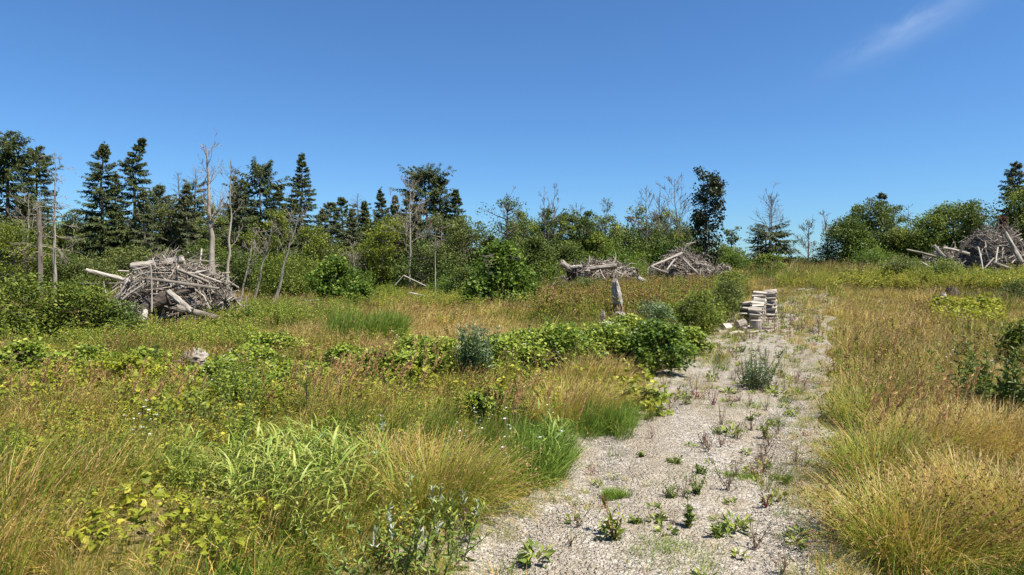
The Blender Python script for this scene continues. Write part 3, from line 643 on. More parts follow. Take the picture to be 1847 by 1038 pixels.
slim_bl(1148, 372, 75, 'slim leafy tree under the leftmost bare group tree', 162, 'leaf_mid', 26)
slim_bl(1200, 377, 76, 'slim leafy tree under the forked bare tree', 163, 'leaf_mid', 28)
slim_bl(1545, 372, 74, 'slim tree breaking the outline of the big shrub mass', 165, 'leaf_mid', 24)
slim_bl(1608, 367, 74, 'feathery tree right of the feathery conifer', 166, 'leaf_olive', 24)
slim_bl(1742, 357, 67, 'slim tree between the two rounded trees at the right', 167, 'leaf_dark', 26)
bare_tree(100, 270, 43, 'tall thin dead conifer with drooping bare twigs at far left', 91, r=.15, t0=.25, n1=34, reach=.22, el=-.05, n2=5, n3=2, droop=.35, bark='bark_pale', wob=.008)
bare_tree(395, 272, 38, 'thick pale grey bare trunk with forked top beside the big brush pile', 92, r=.25, t0=.5, n1=18, reach=.26, el=.95, n2=5, n3=3, bark='bark_pale', wob=.022)
bare_tree(407, 285, 39.2, 'second slimmer bare leader right behind the thick pale trunk', 93, r=.12, t0=.4, n1=14, reach=.2, el=.9, n2=5, n3=2, bark='bark_pale')
bare_tree(490, 385, 40, 'longest of three leaning pale stems right of the big brush pile', 94, r=.12, t0=.45, n1=14, reach=.3, el=.8, lean=.32, bark='bark_pale', n2=4)
bare_tree(452, 400, 40.6, 'middle one of three leaning pale stems right of the big brush pile', 95, r=.10, t0=.45, n1=12, reach=.28, el=.8, lean=.25, bark='bark_pale', n2=4)
bare_tree(432, 420, 41, 'leftmost thin one of three leaning pale stems', 96, r=.08, t0=.4, n1=12, reach=.28, el=.8, lean=.22, bark='bark_pale', n2=4)
bare_tree(742, 322, 54, 'bare grey branchy tree before the broad ragged conifer', 97, r=.14, t0=.3, n1=24, reach=.3, el=.85, n2=6, n3=3, bark='bark_pale')
bare_tree(785, 425, 46, 'slender pale forked pole standing left of the dense maple bush', 98, r=.07, t0=.72, n1=7, reach=.22, el=.8, n2=4, n3=0, bark='bark_pale', wob=.004)
bare_tree(775, 385, 56, 'grey twiggy dead tree right of the bare branchy one', 99, r=.11, t0=.3, n1=18, reach=.34, el=.7, bark='bark_pale')
bare_tree(915, 350, 58.5, 'bare twig top showing above the open leafy alder', 100, r=.12, t0=.5, n1=14, reach=.26, el=.9)
bare_tree(984, 352, 66, 'thin bare tree left of the tallest middle bare tree', 101, r=.12, t0=.4, n1=18, reach=.2, el=.9)
bare_tree(1000, 337, 67, 'tallest slim bare tree above the log pile', 102, r=.11, t0=.45, n1=18, reach=.2, el=1.0)
bare_tree(1043, 370, 70, 'bare twiggy stem between the twin slim alders', 103, r=.11, t0=.4, n1=16, reach=.26, el=.8)
bare_tree(1086, 362, 71, 'bare spreading tree right of the slim alders', 104, r=.13, t0=.4, n1=18, reach=.26, el=.8, leaf='leaf_dark', nleaf=260)
bare_tree(1142, 378, 74, 'leftmost shorter tree of the bare group beside the copper maple', 105, r=.1, t0=.4, n1=15, reach=.26, el=.75)
bare_tree(1162, 350, 73, 'second tree of the bare group beside the copper maple', 106, r=.13, t0=.35, n1=20, reach=.26, el=.7)
bare_tree(1190, 332, 73, 'third, forked tree of the bare group beside the copper maple', 107, r=.15, t0=.35, n1=20, reach=.27, el=.75)
bare_tree(1216, 323, 75, 'tallest spreading bare tree nearest the copper maple', 108, r=.15, t0=.35, n1=22, reach=.32, el=.75)
bare_tree(1238, 425, 74, 'short thin bare sapling at the foot of the copper maple', 109, r=.06, t0=.3, n1=12, reach=.3, el=.9)
bare_tree(1456, 404, 82, 'small sparse spreading tree against the sky right of the lone conifer', 110, r=.13, t0=.15, n1=20, reach=.42, el=.75, leaf='leaf_willow', nleaf=420)
bare_tree(1492, 378, 74, 'pale dead snag tree at the left side of the big shrub mass', 111, r=.14, t0=.5, n1=16, reach=.22, el=.8, bark='bark_pale')
bare_tree(1535, 395, 73, 'thin bare twigs above the left of the big shrub mass', 112, r=.09, t0=.5, n1=14, reach=.26, el=.9)
bare_tree(1566, 362, 73, 'bare twigs left of the feathery conifer top', 113, r=.09, t0=.5, n1=14, reach=.2, el=.9)
bare_tree(1639, 370, 70, 'thin dead spike between the two green masses on the right', 114, r=.09, t0=.45, n1=12, reach=.15, el=.4, n2=3, n3=0)
bare_tree(1629, 395, 71, 'shorter dead spike left of the thin dead spike', 115, r=.07, t0=.5, n1=9, reach=.12, el=.4, n2=3, n3=0)
bare_tree(1817, 385, 50, 'thin leaning bare stem before the rusty dead conifer', 116, r=.06, t0=.6, n1=6, reach=.12, el=.7, n2=2, n3=0, lean=-.05)
bare_tree(255, 300, 56.5, 'bare grey stem running up the bent-tipped conifer', 117, r=.1, t0=.25, n1=24, reach=.14, el=.1, n2=4, n3=0, bark='bark_pale')
bare_tree(55, 350, 46, 'bare pale tree among the leaves at the left edge', 118, r=.13, t0=.4, n1=16, reach=.3, el=.5, bark='bark_pale')
bare_tree(640, 440, 55, 'grey twiggy dead tree in the yellow-green scrub', 119, r=.09, t0=.2, n1=18, reach=.35, el=.7, bark='bark_pale')

def snag(px, top, d, r, label, seed):
    rng = np.random.default_rng(seed); b = at(px, d); b[2] -= .1
    H = EYE - (top - HZ) / FPX * d - b[2]
    root = thing('snag', label, 'dead tree', b)
    K, n = 16, 14; t = np.linspace(0, 1, K); th = np.arange(n) * 2 * PI / n
    rr = r * (1.25 - .45 * t ** .6)[:, None] * (1 + .10 * np.sin(th * 3 + 1)[None] + rng.normal(0, .05, (K, n)))
    zz = np.tile((t * H)[:, None], (1, n)); zz[-1] += rng.uniform(-.45, .35, n); zz[-2] += rng.uniform(-.15, .1, n)
    V = np.stack([rr * np.cos(th) + .25 * np.sin(t * 3)[:, None] * r, rr * np.sin(th), zz], -1).reshape(-1, 3)
    i = np.arange(K - 1)[:, None] * n; j = np.arange(n)[None]; j2 = (j + 1) % n
    mb = MB(); mb.add(V, np.stack([i + j, i + j2, i + n + j2, i + n + j], -1).reshape(-1, 4))
    c = V[-n:].mean(0) - [0, 0, .4]; mb.add(np.concatenate([[c], V[-n:]]), T=np.stack([np.zeros(n, int), 1 + np.arange(n), 1 + (np.arange(n) + 1) % n], -1))
    ob('trunk', mb.mesh('trunk', 'bark_bare', False), root)
    m = 9; z = rng.uniform(.3, .95, m) * H; az = rng.uniform(0, 2 * PI, m); L = rng.uniform(.2, .7, m); s = np.linspace(0, 1, 4)
    P = np.stack([np.cos(az)[:, None] * (r + L[:, None] * s), np.sin(az)[:, None] * (r + L[:, None] * s), z[:, None] + L[:, None] * s * rng.uniform(-.4, .4, m)[:, None]], -1)
    for p_ in P:
        br = MB(); tubes(br, p_ - p_[0], np.linspace(.025, .008, 4), 5); ob('branch_stub', br.mesh('branch_stub', 'bark_pale', True), root, loc=Vector(p_[0]))
snag(72, 376, 42, .135, 'thick broken-off grey snag at far left', 130)
snag(44, 400, 47, .12, 'shorter broken snag behind the thick grey one', 131)

# second row of the wood: copies of front-row trees, further back
def copy_tree(src, px, top, d, rz, wide=1.0):
    b = at(px, d); H = EYE - (top - HZ) / FPX * d - b[2]; zmax = max(v.co.z for v in src.children[0].data.vertices); k = H / zmax
    r_ = src.copy(); COL.objects.link(r_); r_.location = b; r_.rotation_euler = (0, 0, rz); r_.scale = (k * wide, k * wide, k)
    for ch in src.children:
        c = ch.copy(); COL.objects.link(c); c.parent = r_
    kind = 'thin conifer' if src.name.startswith('conifer') else 'leafy tree'
    m_ = min(MARKS, key=lambda q: abs(q[0] - px)); side = 'just left of' if px < m_[0] - 7 else 'just right of' if px > m_[0] + 7 else 'right behind'
    for extra in ('', 'taller ', 'paler ', 'further '):
        lab = f'{extra}{kind} in the back row {side} {m_[1]}'
        if lab not in USED: break
    USED.add(lab); tag(r_, lab, 'tree', 'trees in the back row of the wood')
USED = set()
MARKS = [(12, 'the left-edge conifer'), (66, 'the broken snag'), (120, 'the tall thin dead conifer'), (180, 'the layered dark conifer'), (242, 'the bent-tipped conifer'), (289, 'the small grey-green conifer'), (345, 'the thinning conifer pair'), (395, 'the thick pale bare trunk'),
         (430, 'the leftmost leaning stem'), (468, 'the flat-topped conifer'), (508, 'the shorter conifer beside the spire'), (545, 'the tall spire'), (600, 'the bright maple bush'), (625, 'the open-branched conifer'), (658, 'the narrow conifer top'), (688, 'the conifer with dead lower stem'), (742, 'the bare branchy tree'),
         (785, 'the pale forked pole'), (818, 'the small end conifer'), (860, 'the slim olive end tree'), (916, 'the open leafy alder'), (968, 'the dark thicket tree'), (1000, 'the tallest slim bare tree'), (1043, 'the twin slim alders'), (1086, 'the bare spreading tree'), (1128, 'the gap between the middle piles'), (1162, 'the bare group'),
         (1190, 'the forked bare tree'), (1226, 'the tallest spreading bare tree'), (1530, 'the left of the big shrub mass'), (1580, 'the feathery conifer top'), (1639, 'the thin dead spike'), (1680, 'the mossy log'), (1716, 'the tallest rounded right tree'), (1768, 'the domed brush pile'), (1812, 'the rusty dead conifer'), (1850, 'the right-edge tree mass'), (-40, 'the view')]
SRC = [o for o in bpy.data.objects if o.type == 'EMPTY' and o.get('category') == 'tree' and o.name.startswith('conifer_tree')]
SRCB = [o for o in bpy.data.objects if o.type == 'EMPTY' and o.get('category') == 'tree' and o.name.startswith('broadleaf_tree')]
rngb = np.random.default_rng(171)
thin = [SRC[i] for i in (4, 5, 6, 7, 11, 13)]
for px in np.arange(5, 880, 35):
    copy_tree(thin[int(rngb.integers(len(thin)))], px + rngb.normal(0, 9), rngb.uniform(330, 405) + (25 if px > 560 else 0), rngb.uniform(68, 84), rngb.uniform(0, 6.28), 1.25)
for px in np.arange(20, 880, 62):
    copy_tree(SRCB[int(rngb.integers(3, 14))], px + rngb.normal(0, 12), rngb.uniform(385, 430), rngb.uniform(66, 80), rngb.uniform(0, 6.28), .75)
for px in np.arange(930, 1250, 50):
    copy_tree(SRCB[int(rngb.integers(15, 25))], px + rngb.normal(0, 8), rngb.uniform(385, 425), rngb.uniform(80, 92), rngb.uniform(0, 6.28), .7)
for px in np.arange(1530, 1860, 65):
    copy_tree(SRCB[int(rngb.integers(15, 25))], px + rngb.normal(0, 8), rngb.uniform(390, 425), rngb.uniform(80, 92), rngb.uniform(0, 6.28), .8)
# ------------------------------------------------------------------ dead wood
def log_mesh(L, r0, r1, seed, mats, K=10, n=12, bumpy=.07, bend=.03, ragged=0.0):
    rng = np.random.default_rng(seed); t = np.linspace(0, 1, K)
    th = np.arange(n) * 2 * PI / n
    P = np.stack([t * L, bend * L * np.sin(t * PI) * rng.normal(), bend * L * np.sin(t * PI * 1.3) * rng.normal() * .7], -1)
    lob = 1 + .10 * np.sin(th * 2 + rng.uniform(0, 6)) + .06 * np.sin(th * 3 + rng.uniform(0, 6))
    rr = (r0 + (r1 - r0) * t)[:, None] * lob[None] * (1 + rng.normal(0, bumpy, (K, n)) * .6 + np.cumsum(rng.normal(0, bumpy * .3, (K, 1)), 0))
    V = np.stack([np.tile(P[:, :1], (1, n)), P[:, 1:2] + rr * np.cos(th), P[:, 2:3] + rr * np.sin(th)], -1)
    if ragged:
        V[-1, :, 0] += rng.uniform(-ragged, ragged, n); V[0, :, 0] += rng.uniform(-ragged, ragged, n)
    i = np.arange(K - 1)[:, None] * n; j = np.arange(n)[None]; j2 = (j + 1) % n
    mb = MB(); mb.add(V.reshape(-1, 3), np.stack([i + j, i + j2, i + n + j2, i + n + j], -1).reshape(-1, 4))
    for e_ in (0, -1):
        c = V[e_].mean(0); tri = np.stack([np.zeros(n, int), 1 + np.arange(n), 1 + (np.arange(n) + 1) % n], -1)
        mb.add(np.concatenate([[c], V[e_]]), T=tri[:, ::-1] if e_ == 0 else tri, m=1)
    return mb.mesh('log', mats, False)
def lay(name, A, B, r0, r1, seed, mat='log', end='log_end', parent=None, origin=None, **k):
    A = np.asarray(A, float); B = np.asarray(B, float); L = float(np.linalg.norm(B - A))
    me = log_mesh(L, r0, r1, seed, [mat, end], **k)
    q = Vector((1, 0, 0)).rotation_difference(Vector((B - A) / L))
    o = ob(name, me, parent, loc=Vector(A - (origin if origin is not None else 0)), rot=q.to_euler()); return o

def brush_pile(px0, px1, top, d, label, seed, nst=800, nbig=40, depthf=.75, power=.5, name='brush_pile', thick=1.0, wild=.25, slen=1.0):
    rng = np.random.default_rng(seed); b = at((px0 + px1) / 2, d); hw = (px1 - px0) / 2 / FPX * d
    H = EYE - (top - HZ) / FPX * d - b[2]
    root = thing(name, label, 'brush pile', b)
    def surf(az, q):                    # q 0 rim .. 1 summit
        rad = hw * (1 - q ** 1.6) ** power * (1 + .13 * np.sin(az * 2 + seed) + .09 * np.sin(az * 5 + 2 * seed))
        return np.stack([rad * np.cos(az), rad * np.sin(az) * depthf, H * q * (1 + .07 * np.sin(az * 3 + seed * 3))], -1)
    na, nq = 40, 16; az = np.arange(na) * 2 * PI / na; q = np.linspace(0, 1, nq)
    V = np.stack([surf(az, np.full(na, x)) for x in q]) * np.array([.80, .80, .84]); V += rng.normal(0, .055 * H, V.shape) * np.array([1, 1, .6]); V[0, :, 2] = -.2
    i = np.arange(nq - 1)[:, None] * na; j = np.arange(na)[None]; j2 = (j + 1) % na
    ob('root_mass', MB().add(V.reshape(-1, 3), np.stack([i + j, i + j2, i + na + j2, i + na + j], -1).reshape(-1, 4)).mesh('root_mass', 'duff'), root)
    def sticks(n, L0, L1, r0, r1, out=(.82, 1.06)):
        a = rng.uniform(0, 2 * PI, n); qq = rng.uniform(0, 1, n) ** .8 * .98
        c = surf(a, qq) * rng.uniform(*out, n)[:, None]
        c2 = surf(a + .05, qq); c3 = surf(a, np.minimum(qq + .05, 1)); t1 = nrm(c2 - surf(a, qq)); t2 = nrm(c3 - surf(a, qq))
        f = rng.normal(0, 1, n); g_ = rng.normal(0, .75, n)
        dv = nrm(t1 * f[:, None] + t2 * g_[:, None] + wild * rng.normal(size=(n, 3)))
        L = rng.uniform(L0, L1, n); K = 5; s = np.linspace(-.5, .5, K)
        P = c[:, None] + dv[:, None] * (L[:, None] * s)[..., None]
        nz_ = np.cumsum(rng.normal(0, .055, (n, K, 3)), 1) * L[:, None, None]; P += nz_ - nz_[:, 2:3]
        inward = nrm(-c + [0, 0, H * .35]); P += inward[:, None] * (L[:, None] * (2 * s) ** 2 * .10)[..., None]
        P[..., 2] = np.maximum(P[..., 2], .03)
        rr = rng.uniform(r0, r1, n)[:, None] * np.linspace(1, .45, K)[None]
        return P, rr
    mb = MB()
    P, rr = sticks(int(nst * .8), .4 * slen, 1.5 * slen, .005 * thick, .014 * thick); tubes(mb, P, rr, 4, tint=rng.uniform(0, 1, len(P)))
    P, rr = sticks(int(nst * .4), .7 * slen, 2.0 * slen, .014 * thick, .034 * thick); tubes(mb, P, rr, 5, tint=np.clip(rng.normal(.55, .25, len(P)), 0, 1), cap=True)
    o = ob('brushwood', mb.mesh('brushwood', 'stick', False), root); o['kind'] = 'stuff'
    P, rr = sticks(nbig, 1.0 * slen, 2.8 * slen, .02 * thick, .048 * thick, (.98, 1.08))
    for p, r_ in zip(P, rr):
        tn_ = float(np.clip(rng.normal(.55, .25), 0, 1)); m1 = MB(); tubes(m1, p - p[2], r_, 7, tint=tn_, cap=True)
        P2, R2 = spawn(rng, (p - p[2])[None], r_[None], int(rng.integers(1, 4)), .3, .8, .45, 4, 0.1, .09); tubes(m1, P2, R2, 5, tint=tn_, cap=True)
        ob('branch', m1.mesh('branch', 'stick', False), root, loc=Vector(p[2]))
    return root
def logs(items, d0, group=None):
    for (lab, p0, p1, r0, r1, mat, dd) in items:
        A = PW(p0[0], p0[1], d0 + dd[0]); B = PW(p1[0], p1[1], d0 + dd[1]); k = d0 / FPX
        o = lay('dead_log', A, B, r0 * k * .7, r1 * k * .7, hash_(lab), mat, 'log_end' if mat != 'log_dark' else 'log_dark', ragged=.05, K=12, n=12, bend=.02, bumpy=.1)
        tag(o, lab, 'log', group)
def hash_(s): return sum((i + 1) * ord(c) for i, c in enumerate(s)) % 100003

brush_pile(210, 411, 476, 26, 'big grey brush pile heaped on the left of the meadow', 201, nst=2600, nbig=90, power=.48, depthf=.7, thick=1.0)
logs([
 ('short thick grey log lying across the top of the left brush pile', (238, 481), (331, 470), 8, 10, 'log', (-.5, -.3)),
 ('bleached white pole jutting out left of the left brush pile', (155, 487), (245, 511), 3.5, 7, 'log_pale', (-1.2, -.9)),
 ('pale cracked log leaning down the front of the left brush pile', (304, 527), (345, 561), 6, 7.5, 'log', (-1.75, -2.3)),
 ('broad split log resting on the right foot of the left brush pile', (318, 556), (400, 577), 8, 9, 'log', (-2.3, -1.9)),
 ('dark thick log end in the hollow of the left brush pile', (254, 562), (302, 538), 13, 15, 'log_dark', (-1.9, -1.6)),
 ('long straight grey branch across the shoulder of the left brush pile', (266, 502), (394, 521), 3.2, 3.0, 'log', (-1.6, -1.2)),
 ('thin upright grey stick in front of the left brush pile', (272, 478), (273, 562), 1.6, 2.2, 'log', (-1.9, -2.1)),
 ('short pale jagged stub at the left foot of the left brush pile', (258, 582), (262, 558), 7, 4, 'log_pale', (-2.4, -2.2)),
 ('thin pole lying level out to the left of the left brush pile', (145, 511.5), (236, 511), .9, 1.2, 'log_pale', (-.8, -1.2)),
 ('grey branch sloping down the left side of the left brush pile', (220, 541), (262, 511), 3.2, 2.2, 'log', (-1.9, -1.6)),
 ('pointed pale splinter sticking out right of the left brush pile', (352, 493), (373, 488), 3.5, 1.0, 'log_pale', (-.6, -.6)),
 ('slanting grey log on the upper right of the left brush pile', (322, 487), (378, 510), 4.5, 4.5, 'log', (-1.2, -1.1)),
 ('dark hollow log under the right slope of the left brush pile', (318, 530), (350, 522), 7, 8, 'log_dark', (-1.5, -1.2)),
], 26)
def rootwad(px, py, d, rad, label, seed, mat='log_dark', yaw=.3):
    rng = np.random.default_rng(seed); c = PW(px, py, d); r = rad / FPX * d
    root = thing('root_wad', label, 'root wad', c, rotz=yaw)
    na, nr = 26, 7; az = np.arange(na) * 2 * PI / na; q = np.linspace(.02, 1, nr)
    rr = r * q[:, None] * (1 + .12 * np.sin(az * 3 + seed)[None] + rng.normal(0, .05, (nr, na)))
    V = np.stack([rr * np.cos(az), -r * .35 * np.cos(q * PI / 2)[:, None] + rng.normal(0, .10 * r, (nr, na)), rr * np.sin(az)], -1)
    i = np.arange(nr - 1)[:, None] * na; j = np.arange(na)[None]; j2 = (j + 1) % na
    Q = np.stack([i + j, i + j2, i + na + j2, i + na + j], -1).reshape(-1, 4)
    W_ = V.copy(); W_[..., 1] = r * .25 + rng.normal(0, .05 * r, (nr, na)); mb = MB(); mb.add(V.reshape(-1, 3), Q); mb.add(W_.reshape(-1, 3), Q[:, ::-1])
    rim = np.concatenate([V[-1], W_[-1]]); jj = np.arange(na); mb.add(rim, np.stack([jj, (jj + 1) % na, na + (jj + 1) % na, na + jj], -1))
    ob('root_plate', mb.mesh('root_plate', mat), root)
    n = 34; a = rng.uniform(0, 2 * PI, n); s = np.linspace(0, 1, 6); L = r * rng.uniform(.5, 1.25, n)
    P = np.stack([np.cos(a)[:, None] * (r * .3 + L[:, None] * s), -r * .25 + rng.normal(0, .1, (n, 1)) * r - .25 * r * s[None] * rng.uniform(-.5, 1, (n, 1)), np.sin(a)[:, None] * (r * .3 + L[:, None] * s)], -1)
    P += np.cumsum(rng.normal(0, .05 * r, P.shape), 1)
    m2 = MB(); tubes(m2, P, (r * rng.uniform(.03, .07, n))[:, None] * np.linspace(1, .3, 6)[None], 5, tint=rng.uniform(.3, 1, n)); o = ob('roots', m2.mesh('roots', 'stick'), root); o['kind'] = 'stuff'
rootwad(404, 543, 25.6, 17, 'upturned root mass at the right end of the left brush pile', 221, yaw=.7)

brush_pile(1008, 1165, 474, 58, 'low log heap in the middle distance left of the pointed brush pile', 231, nst=1300, nbig=55, power=.5, thick=1.7, depthf=.5, slen=1.2)
logs([
 ('thick log with round sawn end jutting up left of the middle log heap', (1012, 474), (1042, 496), 8, 8.5, 'log', (-2.8, -2.2)),
 ('long grey log lying along the top of the middle log heap', (1058, 487), (1112, 480), 6, 8, 'log', (-2.4, -2.4)),
 ('twisted pale root log in the middle log heap', (1022, 484), (1050, 480), 4, 3, 'log_pale', (-2.6, -2.8)),
 ('blunt upright pale stub at the front of the middle log heap', (1056, 503), (1060, 488), 5, 6, 'log', (-3.2, -3.4)),
 ('pale forked branch leaning on the middle log heap', (1094, 507), (1082, 486), 2, 1.6, 'log_pale', (-3.6, -2.8)),
 ('thin pole poking out left of the middle log heap', (1000, 502), (1036, 501), 1, 1.4, 'log_pale', (-2, -2.6)),
 ('pale boulder-like stump chunk between the two middle heaps', (1150, 503), (1166, 510), 7, 6, 'log_pale', (-3, -3)),
], 58)
rootwad(1036, 493, 55.5, 16, 'dark root plate at the left end of the middle log heap', 233, yaw=-.4)
brush_pile(1170, 1294, 457, 60, 'pointed brush pile below the copper maple', 241, nst=1300, nbig=55, power=.72, thick=1.7, slen=1.3)
logs([
 ('long bleached pole along the left ridge of the pointed brush pile', (1176, 480), (1230, 457), 2.2, 3.2, 'log_pale', (-2.6, -1.8)),
 ('pale pole running down the right face of the pointed brush pile', (1231, 466), (1258, 494), 2.6, 2.4, 'log_pale', (-2.6, -3.6)),
 ('short pole crossing the left foot of the pointed brush pile', (1174, 481), (1205, 493), 2.4, 2.0, 'log_pale', (-3, -3.2)),
 ('pale curved branch beside the dark hollow of the pointed brush pile', (1203, 487), (1217, 468), 2, 2.4, 'log_pale', (-3.2, -2.8)),
 ('log end showing pale in the hollow of the pointed brush pile', (1214, 482), (1218, 480), 4.5, 5, 'log', (-3.4, -1)),
 ('upright splinter right of the pointed brush pile', (1262, 500), (1264, 484), 2.4, .8, 'log_pale', (-3, -3)),
 ('pale log end at the front foot of the pointed brush pile', (1232, 512), (1242, 506), 3, 3, 'log_pale', (-4.4, -4)),
], 60)
brush_pile(1282, 1324, 483, 57, 'small twig heap right of the pointed brush pile', 251, nst=260, nbig=10, thick=1.5)
brush_pile(1735, 1842, 418, 45, 'tall domed brush pile at the right edge', 261, nst=2200, nbig=70, power=.42, thick=1.1, depthf=.9)
brush_pile(1655, 1752, 456, 46, 'low spread of dead wood left of the domed brush pile', 262, nst=520, nbig=24, power=.7, thick=1.3, slen=1.1)
logs([
 ('long mossy grey log reaching out left of the right brush pile', (1635, 451), (1702, 467), 2.6, 3.8, 'log', (-2, -2.2)),
 ('smooth blue-grey log tilted up left of the right brush pile', (1683, 443), (1702, 465), 4.5, 4.1, 'log', (-2.6, -3)),
 ('rough pale log between the tilted log and the dark diagonal one', (1700, 448), (1748, 458), 3.8, 3.4, 'log', (-2.4, -2.6)),
 ('dark diagonal log against the domed brush pile', (1719, 470), (1751, 428), 3.0, 2.0, 'log_dark', (-3, -3)),
 ('big pale leaning trunk on the right shoulder of the domed brush pile', (1812, 420), (1842, 474), 4.1, 6.8, 'log', (-3.3, -4.2)),
 ('pale pole propped against the front of the domed brush pile', (1763, 446), (1775, 497), 1.8, 1.7, 'log_pale', (-3.6, -4.6)),
 ('short pale prop right of the long one on the domed brush pile', (1799, 447), (1795, 476), 1.8, 1.5, 'log_pale', (-3.8, -4.4)),
 ('pale branch forking low before the domed brush pile', (1776, 484), (1792, 466), 1.2, 1.2, 'log_pale', (-4.4, -4.2)),
 ('thick grey log at the foot of the domed brush pile', (1790, 474), (1822, 486), 3.8, 4.1, 'log', (-4.4, -4.8)),
 ('short pale pole in the weeds left of the domed brush pile', (1660, 472), (1680, 484), 1.5, 2.0, 'log_pale', (-3.4, -3.6)),
], 45)

# ------------------------------------------------------------------ stumps
def stump(px, base_py, top_py, d, w, label, seed, mats, lean=0.0, dents=(), split=.45, ragged=.12, flat=1.0, name='stump'):
    rng = np.random.default_rng(seed); b = at(px, d); b[2] -= .08
    H = EYE - (top_py - HZ) / FPX * d - b[2]; r = w / 2 / FPX * d
    K, n = 26, 30; t = np.linspace(0, 1, K); th = np.arange(n) * 2 * PI / n
    rr = r * (1.0 + .55 * np.exp(-t * 6) - .10 * t)[:, None] * (1 + .12 * np.sin(3 * th + seed) + .06 * np.sin(7 * th + seed * 2))[None]
    rr *= (1 - .5 * t ** 9)[:, None]; rr *= 1 + rng.normal(0, .06, (K, n)) + np.repeat(rng.normal(0, .05, (1, n)), K, 0)
    for (dt, da, st, sa, amt) in dents:
        dth = (th - da + PI) % (2 * PI) - PI
        rr *= 1 - amt * np.exp(-((t[:, None] - dt) / st) ** 2 - (dth[None] / sa) ** 2)
    z = np.tile((t * H)[:, None], (1, n)); z[-1] += rng.uniform(-ragged, ragged, n) * H * .6; z[-2] += rng.uniform(-ragged, ragged, n) * H * .2
    V = np.stack([rr * np.cos(th) + lean * (t ** 1.4)[:, None], rr * np.sin(th) * flat, z], -1)
    i = np.arange(K - 1)[:, None] * n; j = np.arange(n)[None]; j2 = (j + 1) % n
    Q = np.stack([i + j, i + j2, i + n + j2, i + n + j], -1); ks = int(K * split)
    mb = MB(); mb.add(V.reshape(-1, 3), Q.reshape(-1, 4))
    mb.qm = [np.repeat((np.arange(K - 1) < ks).astype(int), n)]
    c = V[-1].mean(0) - [0, 0, .12 * H]; mb.add(np.concatenate([[c], V[-1]]), T=np.stack([np.zeros(n, int), 1 + np.arange(n), 1 + (np.arange(n) + 1) % n], -1))
    return tag(ob(name, mb.mesh(name, mats), loc=b), label, 'stump')
front = -PI / 2
stump(1119, 590, 506, 26, 17, 'tall weathered grey stump with dark hollows standing in the weeds', 301, ['stump_pale', 'stump_brown'], lean=-.2, split=.52,
      dents=[(.90, front - .35, .045, .28, .45), (.90, front + .35, .04, .25, .5), (.83, front + .1, .035, .4, .42), (.76, front - .3, .05, .3, .4), (.70, front - .6, .16, .35, .4), (.50, front - .1, .07, .5, .45), (.35, front + .3, .1, .3, .35)], ragged=.07)
stump(1117, 597, 563, 24.5, 26, 'low flat grey stump half hidden by brambles below the tall stump', 302, ['log', 'log_dark'], ragged=.06, split=.3)
stump(1700, 548, 529, 31, 13, 'small white weathered stump in dry grass on the right', 303, ['log_pale', 'log_pale'], lean=.05, ragged=.15)
stump(1716, 540, 521, 32.5, 26, 'dark rotten stump behind the small white one', 304, ['log_dark', 'log_dark'], ragged=.3)
stump(352, 668, 634, 14.4, 54, 'weathered grey stump among brambles on the left', 305, ['log', 'log_dark'], ragged=.22, split=.25, dents=[(.5, front, .2, .4, .4)])
stump(1088, 590, 562, 24, 10, 'thin broken grey stub left of the low flat stump', 306, ['log', 'log'], ragged=.2)
logs([
 ('short pale log lying in the grass below the bright maple bush', (520, 546), (550, 548), 2.5, 2.6, 'log_pale', (0, 0)),
 ('grey lump of root wood right of the short pale log', (550, 546), (576, 543), 6, 4.5, 'log', (0, .4)),
 ('white stick leaning beside the small round bright bush', (622, 545), (632, 538), 1.6, 1.6, 'log_pale', (0, 0)),
 ], 38)
logs([
 ('fallen pale branch before the pale forked pole', (738, 528), (775, 537), 1.8, 2.4, 'log_pale', (0, 0)),
 ('bent pale dead branch arching over the scrub left of the forked pole', (712, 515), (728, 497), 1.4, 1.2, 'log_pale', (0, 0)),
 ('pale dead branch running right from the arching one', (728, 497), (768, 516), 1.3, 1.1, 'log_pale', (0, .4)),
 ('pale leaning stick right of the dense maple bush', (984, 530), (1000, 512), 2, 1.6, 'log_pale', (0, 0)),
 ], 42)
logs([
 ('short dark log on the right edge of the gravel track', (1480, 563), (1497, 560), 3.2, 2.8, 'log', (0, .2)),
 ('white wood chunk on the right edge of the gravel track', (1500, 557), (1513, 553), 3, 2.6, 'log_pale', (0, 0)),
 ('pale log lying at the far end of the gravel track', (1437, 524), (1452, 522), 2.6, 2.6, 'log_pale', (8, 8)),
 ], 33)

